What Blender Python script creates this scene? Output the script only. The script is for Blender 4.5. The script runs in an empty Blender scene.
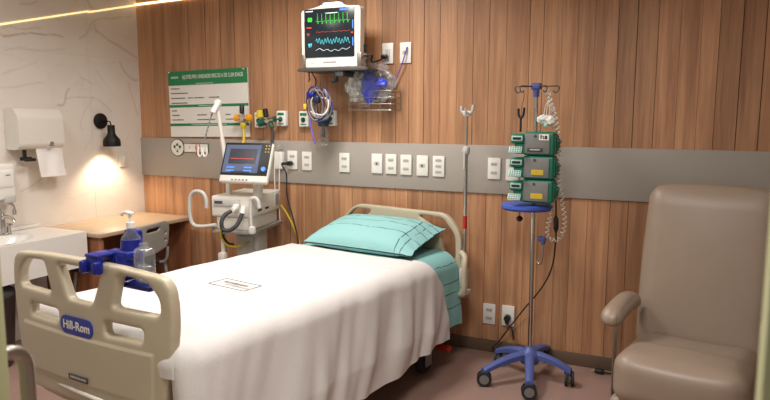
import bpy, bmesh, math, random
from mathutils import Vector, Matrix, noise
random.seed(7)
SC = bpy.context.scene
COL = SC.collection
PI = math.pi

# ------------------------------------------------------------------ camera
FPX, PITCH, YAW, ROLL, CH = 650.0, math.radians(7.35), math.radians(25.13), math.radians(.19), 1.45
cy_, sy_, cp_, sp_ = math.cos(YAW), math.sin(YAW), math.cos(PITCH), math.sin(PITCH)
FW = Vector((-sy_*cp_, cy_*cp_, -sp_)); RT0 = Vector((cy_, sy_, 0)); UP0 = RT0.cross(FW)
RT = math.cos(ROLL)*RT0 + math.sin(ROLL)*UP0; UP = -math.sin(ROLL)*RT0 + math.cos(ROLL)*UP0
CAM = Vector((0, 0, CH))
def at(x, y, axis, val):
    """world point on the plane axis=val seen at photo pixel x,y (used to read off wall positions)"""
    d = RT*((x-385)/FPX) + UP*((200-y)/FPX) + FW
    i = 'xyz'.index(axis)
    return CAM + d*((val-CAM[i])/d[i])
cd = bpy.data.cameras.new('camera'); cam = bpy.data.objects.new('camera', cd); COL.objects.link(cam)
cam.matrix_world = Matrix.Translation(CAM) @ Matrix((RT, UP, -FW)).transposed().to_4x4()
cd.sensor_width = 36; cd.lens = FPX/770*36; cd.clip_start = .02
cd.dof.use_dof = True; cd.dof.focus_distance = 3.6; cd.dof.aperture_fstop = 4.5
SC.camera = cam

D = 3.805      # back wall
XL = -3.884    # left wall
XR = 1.75
ZC = 2.62

# ------------------------------------------------------------------ materials
def lin(c):
    def f(v):
        v /= 255
        return v/12.92 if v <= .04045 else ((v+.055)/1.055)**2.4
    return (f(c[0]), f(c[1]), f(c[2]), 1)
def nd(nt, t, **k):
    n = nt.nodes.new(t)
    for a, b in k.items(): setattr(n, a, b)
    return n
def base(name):
    m = bpy.data.materials.new(name); m.use_nodes = True
    nt = m.node_tree
    return m, nt, nt.nodes['Principled BSDF']
def mat(name, rgb, rough=.5, metal=0., var=.06, scale=12, bump=0., bscale=200, spec=.5, emit=None, es=0, alpha=1, trans=0, coat=0):
    m, nt, b = base(name)
    L = nt.links.new
    tc = nd(nt, 'ShaderNodeTexCoord')
    n = nd(nt, 'ShaderNodeTexNoise'); n.inputs['Scale'].default_value = scale; n.inputs['Detail'].default_value = 4
    L(tc.outputs['Object'], n.inputs['Vector'])
    mx = nd(nt, 'ShaderNodeMix', data_type='RGBA')
    c = lin(rgb)
    mx.inputs[6].default_value = tuple(v*(1-var) for v in c[:3])+(1,)
    mx.inputs[7].default_value = tuple(min(1, v*(1+var)) for v in c[:3])+(1,)
    L(n.outputs['Fac'], mx.inputs[0]); L(mx.outputs[2], b.inputs['Base Color'])
    b.inputs['Roughness'].default_value = rough; b.inputs['Metallic'].default_value = metal
    b.inputs['Specular IOR Level'].default_value = spec
    b.inputs['Coat Weight'].default_value = coat
    if trans:
        b.inputs['Transmission Weight'].default_value = trans
    if alpha < 1: b.inputs['Alpha'].default_value = alpha
    if emit:
        b.inputs['Emission Color'].default_value = lin(emit); b.inputs['Emission Strength'].default_value = es
    if bump:
        n2 = nd(nt, 'ShaderNodeTexNoise'); n2.inputs['Scale'].default_value = bscale; n2.inputs['Detail'].default_value = 3
        L(tc.outputs['Object'], n2.inputs['Vector'])
        bp = nd(nt, 'ShaderNodeBump'); bp.inputs['Strength'].default_value = bump; bp.inputs['Distance'].default_value = .004
        L(n2.outputs['Fac'], bp.inputs['Height']); L(bp.outputs['Normal'], b.inputs['Normal'])
    return m

def wood_mat(name, light, dark, xs=19, zs=.8, tone=True, rough=.45, swap=False):
    m, nt, b = base(name); L = nt.links.new
    tc = nd(nt, 'ShaderNodeTexCoord')
    mp = nd(nt, 'ShaderNodeMapping'); mp.inputs['Scale'].default_value = (xs, xs, zs) if not swap else (xs, zs, xs)
    L(tc.outputs['Object'], mp.inputs['Vector'])
    vec = mp.outputs['Vector']
    if tone:
        at_ = nd(nt, 'ShaderNodeAttribute', attribute_name='tone')
        ad = nd(nt, 'ShaderNodeVectorMath', operation='MULTIPLY_ADD'); ad.inputs[1].default_value = (37, 11, 53)
        L(at_.outputs['Color'], ad.inputs[0]); L(vec, ad.inputs[2]); vec = ad.outputs[0]
    n1 = nd(nt, 'ShaderNodeTexNoise'); n1.inputs['Scale'].default_value = 1.0; n1.inputs['Detail'].default_value = 6; n1.inputs['Roughness'].default_value = .6; n1.inputs['Distortion'].default_value = .6
    n2 = nd(nt, 'ShaderNodeTexNoise'); n2.inputs['Scale'].default_value = 5.0; n2.inputs['Detail'].default_value = 4
    L(vec, n1.inputs['Vector']); L(vec, n2.inputs['Vector'])
    r1 = nd(nt, 'ShaderNodeValToRGB'); r1.color_ramp.elements[0].position = .3; r1.color_ramp.elements[1].position = .72
    r1.color_ramp.elements[0].color = lin(dark); r1.color_ramp.elements[1].color = lin(light)
    L(n1.outputs['Fac'], r1.inputs[0])
    r2 = nd(nt, 'ShaderNodeMapRange'); r2.inputs[1].default_value = .35; r2.inputs[2].default_value = .6; r2.inputs[3].default_value = .88; r2.inputs[4].default_value = 1.03
    L(n2.outputs['Fac'], r2.inputs[0])
    mu = nd(nt, 'ShaderNodeMix', data_type='RGBA', blend_type='MULTIPLY'); mu.inputs[0].default_value = 1
    L(r1.outputs[0], mu.inputs[6]); L(r2.outputs[0], mu.inputs[7])
    out = mu.outputs[2]
    if tone:
        r3 = nd(nt, 'ShaderNodeMapRange'); r3.inputs[3].default_value = .80; r3.inputs[4].default_value = 1.1
        L(at_.outputs['Fac'], r3.inputs[0])
        mu2 = nd(nt, 'ShaderNodeMix', data_type='RGBA', blend_type='MULTIPLY'); mu2.inputs[0].default_value = 1
        L(out, mu2.inputs[6]); L(r3.outputs[0], mu2.inputs[7]); out = mu2.outputs[2]
    L(out, b.inputs['Base Color']); b.inputs['Roughness'].default_value = rough
    bp = nd(nt, 'ShaderNodeBump'); bp.inputs['Strength'].default_value = .15; bp.inputs['Distance'].default_value = .002
    L(n2.outputs['Fac'], bp.inputs['Height']); L(bp.outputs['Normal'], b.inputs['Normal'])
    return m

def marble_mat():
    m, nt, b = base('marble'); L = nt.links.new
    tc = nd(nt, 'ShaderNodeTexCoord')
    n = nd(nt, 'ShaderNodeTexNoise'); n.inputs['Scale'].default_value = 2.2; n.inputs['Detail'].default_value = 5; n.inputs['Distortion'].default_value = 1.2
    L(tc.outputs['Object'], n.inputs['Vector'])
    r = nd(nt, 'ShaderNodeValToRGB'); r.color_ramp.elements[0].color = lin((216, 206, 196)); r.color_ramp.elements[1].color = lin((232, 225, 217))
    L(n.outputs['Fac'], r.inputs[0])
    # faint natural veins
    s = nd(nt, 'ShaderNodeMath', operation='SUBTRACT'); s.inputs[1].default_value = .5
    n3 = nd(nt, 'ShaderNodeTexNoise'); n3.inputs['Scale'].default_value = 1.3; n3.inputs['Detail'].default_value = 7; n3.inputs['Distortion'].default_value = .8
    mp = nd(nt, 'ShaderNodeMapping'); mp.inputs['Scale'].default_value = (1, 1, 1.9); mp.inputs['Location'].default_value = (3, 7, 1)
    L(tc.outputs['Object'], mp.inputs['Vector']); L(mp.outputs['Vector'], n3.inputs['Vector'])
    L(n3.outputs['Fac'], s.inputs[0])
    ab = nd(nt, 'ShaderNodeMath', operation='ABSOLUTE'); L(s.outputs[0], ab.inputs[0])
    mr = nd(nt, 'ShaderNodeMapRange'); mr.inputs[1].default_value = 0; mr.inputs[2].default_value = .012; mr.inputs[3].default_value = .10; mr.inputs[4].default_value = 0
    L(ab.outputs[0], mr.inputs[0])
    att = nd(nt, 'ShaderNodeAttribute', attribute_name='vein')
    mxx = nd(nt, 'ShaderNodeMath', operation='MAXIMUM'); L(mr.outputs[0], mxx.inputs[0]); L(att.outputs['Fac'], mxx.inputs[1])
    mx = nd(nt, 'ShaderNodeMix', data_type='RGBA'); mx.inputs[7].default_value = lin((172, 146, 110))
    L(mxx.outputs[0], mx.inputs[0]); L(r.outputs[0], mx.inputs[6]); L(mx.outputs[2], b.inputs['Base Color'])
    b.inputs['Roughness'].default_value = .3; b.inputs['Specular IOR Level'].default_value = .35
    return m

def fabric_lines(name, rgb, line, specs, rough=.9):
    """cloth with thin printed stripes; specs=(uv axis, position, half width)"""
    m, nt, b = base(name); L = nt.links.new
    uv = nd(nt, 'ShaderNodeUVMap', uv_map='UVMap'); sp = nd(nt, 'ShaderNodeSeparateXYZ'); L(uv.outputs[0], sp.inputs[0])
    no = nd(nt, 'ShaderNodeTexNoise'); no.inputs['Scale'].default_value = 9; L(uv.outputs[0], no.inputs['Vector'])
    cur = None
    for axis, pos, hw in specs:
        a = nd(nt, 'ShaderNodeMath', operation='MULTIPLY_ADD'); a.inputs[1].default_value = .03; L(no.outputs['Fac'], a.inputs[0]); L(sp.outputs[axis], a.inputs[2])
        c = nd(nt, 'ShaderNodeMath', operation='COMPARE'); c.inputs[1].default_value = pos+.015; c.inputs[2].default_value = hw
        L(a.outputs[0], c.inputs[0])
        if cur is None: cur = c.outputs[0]
        else:
            x = nd(nt, 'ShaderNodeMath', operation='MAXIMUM'); L(cur, x.inputs[0]); L(c.outputs[0], x.inputs[1]); cur = x.outputs[0]
    mx = nd(nt, 'ShaderNodeMix', data_type='RGBA'); mx.inputs[6].default_value = lin(rgb); mx.inputs[7].default_value = lin(line)
    br = nd(nt, 'ShaderNodeTexNoise'); br.inputs['Scale'].default_value = 25; L(uv.outputs[0], br.inputs['Vector'])
    mr = nd(nt, 'ShaderNodeMapRange'); mr.inputs[1].default_value = .35; mr.inputs[2].default_value = .5; mr.inputs[4].default_value = .9; L(br.outputs['Fac'], mr.inputs[0])
    mm = nd(nt, 'ShaderNodeMath', operation='MULTIPLY'); L(cur, mm.inputs[0]); L(mr.outputs[0], mm.inputs[1])
    L(mm.outputs[0], mx.inputs[0]); L(mx.outputs[2], b.inputs['Base Color'])
    b.inputs['Roughness'].default_value = rough; b.inputs['Specular IOR Level'].default_value = .2
    bp = nd(nt, 'ShaderNodeBump'); bp.inputs['Strength'].default_value = .25; bp.inputs['Distance'].default_value = .006
    n4 = nd(nt, 'ShaderNodeTexNoise'); n4.inputs['Scale'].default_value = 14; n4.inputs['Detail'].default_value = 5; L(uv.outputs[0], n4.inputs['Vector'])
    L(n4.outputs['Fac'], bp.inputs['Height']); L(bp.outputs['Normal'], b.inputs['Normal'])
    return m

M = dict(
    wood=wood_mat('wood_cladding', (206, 156, 115), (158, 111, 79)),
    deskwood=wood_mat('desk_wood', (170, 112, 76), (120, 74, 48), tone=False),
    desktop=wood_mat('desk_top_wood', (196, 172, 146), (176, 150, 122), tone=False, swap=True),
    groove=mat('groove_dark', (74, 48, 32), .8),
    marble=marble_mat(),
    band=mat('grey_bumper_laminate', (164, 156, 147), .55, var=.05, scale=5, bump=.05),
    basebd=mat('dark_baseboard', (98, 78, 62), .6),
    floor=mat('pink_vinyl_floor', (150, 122, 112), .38, var=.1, scale=3, bump=.02, bscale=60),
    ceil=mat('ceiling_paint', (232, 226, 216), .9),
    paint=mat('warm_wall_paint', (206, 196, 182), .85),
    led=mat('led_tape', (255, 240, 200), .5, emit=(255, 226, 168), es=7),
    ledrefl=mat('led_reflection', (240, 225, 180), .5, emit=(250, 224, 160), es=1.1),  # emission standing in for the strip mirrored in polished marble
    white=mat('white_plastic', (232, 229, 222), .35, var=.02),
    offwhite=mat('warm_white_plastic', (220, 215, 205), .4, var=.03),
    cream=mat('cream_bed_plastic', (184, 172, 148), .42, var=.03, bump=.03, bscale=300),
    creamd=mat('deep_cream_plastic', (176, 162, 134), .5, var=.03),  # slightly deeper cream for chassis and lower rail
    ceramic=mat('white_ceramic', (226, 222, 215), .15, var=.01, coat=.4),
    black=mat('black_plastic', (22, 22, 23), .45),
    rubber=mat('black_rubber', (40, 39, 38), .8),
    lampblk=mat('matte_black_metal', (16, 15, 15), .5, metal=.3),
    lampin=mat('lamp_white_inside', (245, 240, 230), .6),
    bulb=mat('bulb_glow', (255, 240, 215), .4, emit=(255, 222, 170), es=30),
    chrome=mat('chrome', (200, 198, 194), .2, metal=1, var=.02),
    steel=mat('brushed_steel', (168, 162, 152), .35, metal=1, var=.04),
    greymetal=mat('grey_painted_metal', (150, 146, 140), .4, metal=.3),
    darkgrey=mat('dark_grey_plastic', (70, 68, 66), .5),
    midgrey=mat('mid_grey_plastic', (122, 120, 118), .5),
    lightgrey=mat('light_grey_plastic', (190, 188, 182), .45),
    blue=mat('royal_blue_plastic', (14, 26, 124), .4),
    ivblue=mat('iv_base_blue', (76, 90, 150), .45),
    trayblue=mat('tray_blue', (58, 86, 176), .4),
    badge=mat('badge_blue', (34, 54, 150), .35),
    teal=mat('teal_cloth', (112, 196, 190), .9),
    green=mat('pump_green', (24, 112, 88), .4),
    darkgreen=mat('pump_dark_green', (14, 84, 66), .45),
    signgreen=mat('sign_green', (30, 122, 72), .45),
    pale=mat('sign_white_board', (222, 220, 214), .35, var=.01),
    ink=mat('sign_ink_grey', (90, 88, 90), .6),
    yellow=mat('yellow_plastic', (214, 188, 50), .4),
    stick=mat('pump_sticker_yellow', (200, 184, 60), .5),
    orange=mat('amber_knob', (232, 160, 30), .4),
    red=mat('red_plastic', (176, 40, 28), .4),
    pumpface=mat('pump_grey_face', (120, 120, 118), .45),
    lcd=mat('lcd_grey', (70, 84, 78), .3, emit=(120, 140, 130), es=.12),
    mint=mat('pump_keypad', (170, 206, 192), .45),
    leather=mat('taupe_vinyl_upholstery', (146, 128, 112), .42, var=.07, scale=6, bump=.12, bscale=160),
    blanket=mat('white_blanket_cotton', (210, 205, 202), .95, var=.02, scale=4, bump=.25, bscale=90, spec=.1),
    mattress=mat('mattress_cover', (222, 222, 214), .7),
    paper=mat('paper_towel', (238, 234, 230), .95, bump=.1),
    screen=mat('screen_dark', (14, 18, 24), .2, emit=(40, 52, 56), es=.5),
    vscreen=mat('ventilator_screen_blue', (60, 68, 90), .2, emit=(112, 120, 140), es=.5),
    sdark=mat('screen_panel_dark', (24, 24, 36), .3, emit=(28, 30, 46), es=.5),
    sgreen=mat('trace_green', (60, 220, 60), .4, emit=(70, 190, 60), es=.55),
    scyan=mat('trace_cyan', (80, 220, 230), .4, emit=(110, 190, 200), es=.5),
    sred=mat('trace_red', (220, 60, 40), .4, emit=(170, 60, 45), es=.45),
    swhite=mat('trace_white', (230, 235, 240), .4, emit=(200, 210, 220), es=.55),
    sblue=mat('trace_blue', (60, 120, 230), .4, emit=(90, 140, 220), es=.55),
    alarm=mat('alarm_lamp', (200, 235, 250), .3, emit=(190, 232, 255), es=1.1),
    hose=mat('dark_corrugated_hose', (58, 56, 58), .6),
    purple=mat('violet_cable', (104, 92, 176), .5),
    jam=mat('pale_green_door_paint', (178, 178, 136), .5, var=.02),
    meshback=mat('chair_grey_shell', (150, 146, 140), .5),
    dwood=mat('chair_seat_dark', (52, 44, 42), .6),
)
def glass(name, rgb, rough=.05, alpha=.35):
    m, nt, b = base(name)
    n = nd(nt, 'ShaderNodeTexNoise'); n.inputs['Scale'].default_value = 30
    tr = nd(nt, 'ShaderNodeBsdfTransparent'); gl = nd(nt, 'ShaderNodeBsdfGlossy'); gl.inputs['Roughness'].default_value = rough
    tr.inputs[0].default_value = lin(rgb)
    fr = nd(nt, 'ShaderNodeLayerWeight'); fr.inputs[0].default_value = .25
    ma = nd(nt, 'ShaderNodeMath', operation='MULTIPLY_ADD'); ma.inputs[1].default_value = .5; ma.inputs[2].default_value = .03
    nt.links.new(fr.outputs['Facing'], ma.inputs[0])
    bp = nd(nt, 'ShaderNodeBump'); bp.inputs['Strength'].default_value = alpha; bp.inputs['Distance'].default_value = .01
    nt.links.new(n.outputs['Fac'], bp.inputs['Height']); nt.links.new(bp.outputs[0], gl.inputs['Normal'])
    mx = nd(nt, 'ShaderNodeMixShader'); nt.links.new(ma.outputs[0], mx.inputs[0]); nt.links.new(tr.outputs[0], mx.inputs[1]); nt.links.new(gl.outputs[0], mx.inputs[2])
    df = nd(nt, 'ShaderNodeBsdfDiffuse'); df.inputs[0].default_value = lin((215, 215, 215))
    m2 = nd(nt, 'ShaderNodeMixShader'); m2.inputs[0].default_value = .10
    nt.links.new(mx.outputs[0], m2.inputs[1]); nt.links.new(df.outputs[0], m2.inputs[2])
    nt.links.new(m2.outputs[0], nt.nodes['Material Output'].inputs[0])
    nt.nodes.remove(b)
    return m
M['clear'] = glass('clear_plastic', (246, 248, 247), .08, .15)
M['bag'] = glass('crinkled_clear_bag', (250, 250, 250), .15, 1.0); M['bagblue'] = mat('bright_blue_plastic', (50, 70, 215), .4)

# ------------------------------------------------------------------ mesh helpers
def bx(bm, c, s, r=0., seg=2, rot=None, mi=0):
    """box centre c size s with rounded edges r"""
    g = bmesh.ops.create_cube(bm, size=1)
    vs = g['verts']
    bmesh.ops.scale(bm, vec=s, verts=vs)
    if r:
        es = list({e for v in vs for e in v.link_edges})
        g2 = bmesh.ops.bevel(bm, geom=es, offset=min(r, min(s)*.49), segments=seg, profile=.5, affect='EDGES')
        vs = list({v for f in g2['faces'] for v in f.verts} | {v for v in vs if v.is_valid})
    if rot: bmesh.ops.rotate(bm, cent=(0, 0, 0), matrix=rot.to_matrix().to_3x3() if hasattr(rot, 'to_matrix') else rot, verts=vs)
    bmesh.ops.translate(bm, vec=c, verts=vs)
    if mi:
        for f in {f for v in vs for f in v.link_faces}: f.material_index = mi
    return vs
def frame_of(d):
    d = Vector(d).normalized()
    a = Vector((0, 0, 1)) if abs(d.z) < .9 else Vector((1, 0, 0))
    u = d.cross(a).normalized(); return u, d.cross(u).normalized(), d
def tube(bm, pts, r, n=10, cap=True, closed=False):
    """swept tube through pts, r scalar or list"""
    pts = [Vector(p) for p in pts]; k = len(pts)
    rs = r if isinstance(r, (list, tuple)) else [r]*k
    rings = []; u = None
    for i, p in enumerate(pts):
        if closed: d = pts[(i+1) % k]-pts[i-1]
        else: d = pts[min(i+1, k-1)]-pts[max(i-1, 0)]
        if d.length < 1e-9: d = Vector((0, 0, 1))
        d.normalize()
        if u is None: u = frame_of(d)[0]
        else:
            u = u-d*u.dot(d)
            if u.length < 1e-6: u = frame_of(d)[0]
            u.normalize()
        w = d.cross(u)
        rings.append([bm.verts.new(p+(u*math.cos(2*PI*j/n)+w*math.sin(2*PI*j/n))*rs[i]) for j in range(n)])
    for i in range(k if closed else k-1):
        a, b = rings[i], rings[(i+1) % k]
        for j in range(n): bm.faces.new((a[j], a[(j+1) % n], b[(j+1) % n], b[j]))
    if cap and not closed:
        bm.faces.new(rings[0][::-1]); bm.faces.new(rings[-1])
    return [v for q in rings for v in q]
def cyl(bm, p0, p1, r, r2=None, n=20): return tube(bm, [p0, p1], [r, r if r2 is None else r2], n)
def smooth(pts, n=8, closed=False):
    """Catmull-Rom"""
    P = [Vector(p) for p in pts]; k = len(P); out = []
    for i in range(k if closed else k-1):
        if closed: a, b, c, d = P[i-1], P[i], P[(i+1) % k], P[(i+2) % k]
        else: a, b, c, d = P[max(i-1, 0)], P[i], P[i+1], P[min(i+2, k-1)]
        for j in range(n):
            t = j/n
            out.append(.5*((2*b)+(c-a)*t+(2*a-5*b+4*c-d)*t*t+(3*b-a-3*c+d)*t**3))
    if not closed: out.append(P[-1])
    return out
def lathe(bm, prof, c=(0, 0, 0), n=24, axis=(0, 0, 1)):
    u, w, d = frame_of(axis); c = Vector(c); rings = []
    for r, z in prof:
        rings.append([bm.verts.new(c+d*z+(u*math.cos(2*PI*j/n)+w*math.sin(2*PI*j/n))*max(r, 1e-4)) for j in range(n)])
    for a, b in zip(rings, rings[1:]):
        for j in range(n): bm.faces.new((a[j], a[(j+1) % n], b[(j+1) % n], b[j]))
    bm.faces.new(rings[0][::-1]); bm.faces.new(rings[-1])
def prism(bm, poly, o, ux, uy, ext):
    """polygon (2D) in plane o+ux,uy extruded by vector ext"""
    o, ux, uy, ext = Vector(o), Vector(ux), Vector(uy), Vector(ext)
    a = [bm.verts.new(o+ux*x+uy*y) for x, y in poly]; b = [bm.verts.new(v.co+ext) for v in a]
    bm.faces.new(a); bm.faces.new(b[::-1]); n = len(a)
    for i in range(n): bm.faces.new((a[i], b[i], b[(i+1) % n], a[(i+1) % n]))
def rrect(w, h, r, n=5, cx=0, cz=0):
    out = []
    for sx, sy, a0 in ((1, 1, 0), (-1, 1, 90), (-1, -1, 180), (1, -1, 270)):
        for i in range(n+1):
            a = math.radians(a0+90*i/n); out.append((cx+sx*(w/2-r)+r*math.cos(a), cz+sy*(h/2-r)+r*math.sin(a)))
    return out
def finish(me, ang=40):
    for p in me.polygons: p.use_smooth = True
    me.set_sharp_from_angle(angle=math.radians(ang))
def obj(name, bm, m, parent=None, ang=40, mats=None):
    bmesh.ops.recalc_face_normals(bm, faces=bm.faces)
    me = bpy.data.meshes.new(name); bm.to_mesh(me); bm.free(); finish(me, ang)
    for q in (mats or [m]): me.materials.append(q)
    o = bpy.data.objects.new(name, me); COL.objects.link(o)
    if parent: o.parent = parent
    return o
def B(): return bmesh.new()
def one(fn, *a, **k):
    bm = B(); fn(bm, *a, **k); return bm
def tag(o, label, cat, group=None):
    o['label'] = label; o['category'] = cat
    if group: o['group'] = group
    return o
def thing(name, label, cat, loc=(0, 0, 0), rotz=0., group=None):
    o = bpy.data.objects.new(name, None); COL.objects.link(o); o.empty_display_size = .1
    o.location = loc; o.rotation_euler = (0, 0, rotz)
    return tag(o, label, cat, group)
def struct(name, bm, m, mats=None, ang=40):
    o = obj(name, bm, m, ang=ang, mats=mats); o['kind'] = 'structure'; return o
def dup(root, loc, label=None, rotz=None):
    r = root.copy(); COL.objects.link(r); r.location = loc
    if rotz is not None: r.rotation_euler = (0, 0, rotz)
    if label: r['label'] = label
    for ch in list(root.children):
        c = ch.copy(); COL.objects.link(c); c.parent = r
        for g in list(ch.children):
            d = g.copy(); COL.objects.link(d); d.parent = c
    return r
def text_bm(s, size, o, ux, uy, depth=.0008, align='CENTER', sx=1., bold=0.):
    """lettering as mesh, laid in plane o,ux,uy, slightly raised along ux x uy"""
    cu = bpy.data.curves.new('t', 'FONT'); cu.body = s; cu.size = size; cu.align_x = align; cu.align_y = 'CENTER'
    cu.extrude = depth/2; cu.offset = bold; cu.resolution_u = 3
    ob = bpy.data.objects.new('t', cu); COL.objects.link(ob)
    me = bpy.data.meshes.new_from_object(ob.evaluated_get(bpy.context.evaluated_depsgraph_get()))
    bpy.data.objects.remove(ob); bpy.data.curves.remove(cu)
    bm = B(); bm.from_mesh(me); bpy.data.meshes.remove(me)
    o, ux, uy = Vector(o), Vector(ux).normalized(), Vector(uy).normalized(); uz = ux.cross(uy)
    for v in bm.verts: v.co = o+ux*v.co.x*sx+uy*v.co.y+uz*(v.co.z+depth/2)
    return bm
def merge(bm, other, mi=None):
    me = bpy.data.meshes.new('x'); other.to_mesh(me); other.free(); n = len(bm.faces)
    bm.from_mesh(me); bpy.data.meshes.remove(me)
    if mi is not None:
        bm.faces.ensure_lookup_table()
        for i in range(n, len(bm.faces)): bm.faces[i].material_index = mi
def evalmesh(bm, mods):
    """run modifiers over a bmesh, return bmesh"""
    me = bpy.data.meshes.new('e'); bm.to_mesh(me); bm.free()
    ob = bpy.data.objects.new('e', me); COL.objects.link(ob)
    for t, kw in mods:
        md = ob.modifiers.new('m', t)
        for k, v in kw.items(): setattr(md, k, v)
    r = bpy.data.meshes.new_from_object(ob.evaluated_get(bpy.context.evaluated_depsgraph_get()))
    bpy.data.objects.remove(ob); bpy.data.meshes.remove(me)
    b = B(); b.from_mesh(r); bpy.data.meshes.remove(r); return b
def panel2d(outer, holes, th, bevel, voxel=.006, it=4):
    """flat molded panel with holes in XZ plane, rounded by remesh"""
    cu = bpy.data.curves.new('p', 'CURVE'); cu.dimensions = '2D'; cu.fill_mode = 'BOTH'; cu.extrude = th/2; cu.bevel_resolution = 0
    for poly in [outer]+holes:
        sp = cu.splines.new('POLY'); sp.points.add(len(poly)-1); sp.use_cyclic_u = True
        for q, (x, y) in zip(sp.points, poly): q.co = (x, y, 0, 1)
    ob = bpy.data.objects.new('p', cu); COL.objects.link(ob)
    me = bpy.data.meshes.new_from_object(ob.evaluated_get(bpy.context.evaluated_depsgraph_get()))
    bpy.data.objects.remove(ob); bpy.data.curves.remove(cu)
    bm = B(); bm.from_mesh(me); bpy.data.meshes.remove(me)
    bmesh.ops.remove_doubles(bm, verts=bm.verts, dist=.0004)
    bm = evalmesh(bm, [('REMESH', dict(mode='VOXEL', voxel_size=voxel)), ('SMOOTH', dict(factor=.5, iterations=int(it*(bevel/.006)**1.2)+1))])
    for v in bm.verts: v.co = Vector((v.co.x, -v.co.z, v.co.y))
    return bm
def poly_smooth(pts, n=6): return [(p.x, p.y) for p in smooth([(x, y, 0) for x, y in pts], n, True)]
def roundpoly(pts, r, n=5):
    out = []; k = len(pts)
    for i in range(k):
        p, a, c = Vector(pts[i]), Vector(pts[i-1]), Vector(pts[(i+1) % k])
        rr = r[i] if isinstance(r, (list, tuple)) else r
        d1 = (a-p); d2 = (c-p); q = min(rr, d1.length*.45, d2.length*.45)
        s, e = p+d1.normalized()*q, p+d2.normalized()*q
        for j in range(n+1):
            t = j/n; w = s*(1-t)**2+p*2*t*(1-t)+e*t*t; out.append((w.x, w.y))
    return out
X, Y, Z = Vector((1, 0, 0)), Vector((0, 1, 0)), Vector((0, 0, 1))

# ================================================================== SETTING
bm = B(); bx(bm, ((XL+XR)/2, (D-1.8)/2, -.05), (XR-XL, D+1.8, .1)); struct('floor', bm, M['floor'])
bm = B(); bx(bm, ((XL+XR)/2, (D+.5)/2, ZC+.05), (XR-XL, D-.5+.02, .1)); struct('ceiling', bm, M['ceil'])
# back wall: vertical boards with real grooves
zt, zb = at(330, 141.6, 'y', D).z, at(330, 184.7, 'y', D).z
seam_px = [142, 153, 171, 189, 206, 221, 235, 250, 262, 273, 288, 304, 320, 338, 352, 366, 382, 396, 409, 424, 440, 457, 473, 489, 506, 529, 543, 561, 577, 594, 617, 636, 657, 679, 700, 718, 741, 764]
sx = [XL] + [at(p, 60, 'y', D).x for p in seam_px[1:]]
while sx[-1] < XR: sx.append(sx[-1]+random.uniform(.09, .125))
sx[-1] = XR
bm = B(); cl = bm.loops.layers.float_color.new('tone')
def boards(z0, z1, jit):
    for a, b in zip(sx, sx[1:]):
        g = .0019 if random.random() < .38 else .0007
        n0 = len(bm.faces); t = random.random()
        bx(bm, ((a+b)/2, D+.006, (z0+z1)/2), (b-a-2*g, .012, z1-z0))
        bm.faces.ensure_lookup_table()
        for f in bm.faces[n0:]:
            for l in f.loops: l[cl] = (t, t, t, 1)
boards(.075, zb+.01, 0); boards(zt-.01, ZC, .02)
n0 = len(bm.faces); bx(bm, ((XL+XR)/2, D+.06, ZC/2), (XR-XL, .1, ZC)); bm.faces.ensure_lookup_table()
for f in bm.faces[n0:]: f.material_index = 1
struct('wall_back', bm, None, mats=[M['wood'], M['groove']])
bm = B(); bx(bm, ((XL+XR)/2, D-.004, (zt+zb)/2), (XR-XL, .018, zt-zb), .003); struct('trim_1', bm, M['band'])
bm = B(); bx(bm, ((XL+XR)/2, D-.004, .0375), (XR-XL, .016, .075), .003); struct('baseboard_back', bm, M['basebd'])
# left wall: marble slabs with veins read from the photograph, seam at two joints
veins = [([(-3, 33), (8, 36), (30, 34), (62, 36)], .9, .007), ([(3, 36), (18, 35)], .9, .012), ([(4, 49), (20, 48), (40, 50), (66, 49)], .35, .006),
    ([(96, 30), (100, 34), (118, 46), (137, 58)], .8, .007), ([(80, 39), (87, 33), (92, 24), (100, 18), (112, 19), (132, 15)], .55, .007), ([(92, 31), (96, 25), (96, 33)], .5, .005),
    ([(119, 62), (124, 71), (133, 79), (138, 80)], .75, .009), ([(129, 83), (131, 95), (138, 115)], .5, .007),
    ([(0, 88), (14, 87), (30, 84), (45, 82)], .35, .006), ([(58, 105), (64, 104), (67, 92), (69, 88)], .75, .012), ([(66, 99), (80, 97), (94, 98), (104, 104), (112, 112)], .5, .006),
    ([(80, 78), (85, 80), (92, 83)], .5, .007), ([(97, 70), (105, 82), (113, 95)], .25, .006), ([(94, 97), (86, 110), (80, 124), (82, 130)], .35, .006),
    ([(88, 0), (92, 8), (102, 9), (120, 9)], .7, .01), ([(20, 2), (30, 4), (38, 2)], .6, .01), ([(0, 74), (20, 68), (38, 62)], .3, .005),
    ([(20, 192), (36, 183), (52, 172), (66, 166)], .5, .007), ([(0, 28), (10, 26), (20, 29), (40, 28)], .5, .006),
    ([(70, 200), (95, 190), (120, 186), (140, 178)], .22, .006), ([(84, 152), (96, 128), (100, 118)], .2, .006), ([(132, 130), (126, 142), (134, 160)], .25, .006)]
vp = []
for pts, st, w in veins:
    q = [at(x, y, 'x', XL) for x, y in pts]; q = [(p.y, p.z) for p in q]
    q = [(p.x, p.y) for p in smooth([(a, b, 0) for a, b in q], 5)]
    for s, e in zip(q, q[1:]): vp.append((s, e, st, w))
Y0, Y1 = -.2, D; step = .0095
ys = []; y = Y0
while y < 1.9: ys.append(y); y += .35
y = 1.9
while y < Y1: ys.append(y); y += step
ys.append(Y1)
zs = [0, .3, .6]; z = .7
while z < 2.4: zs.append(z); z += step
zs += [2.4, ZC]
bm = B(); cl = bm.loops.layers.float_color.new('vein'); grid = []; val = {}
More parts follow.
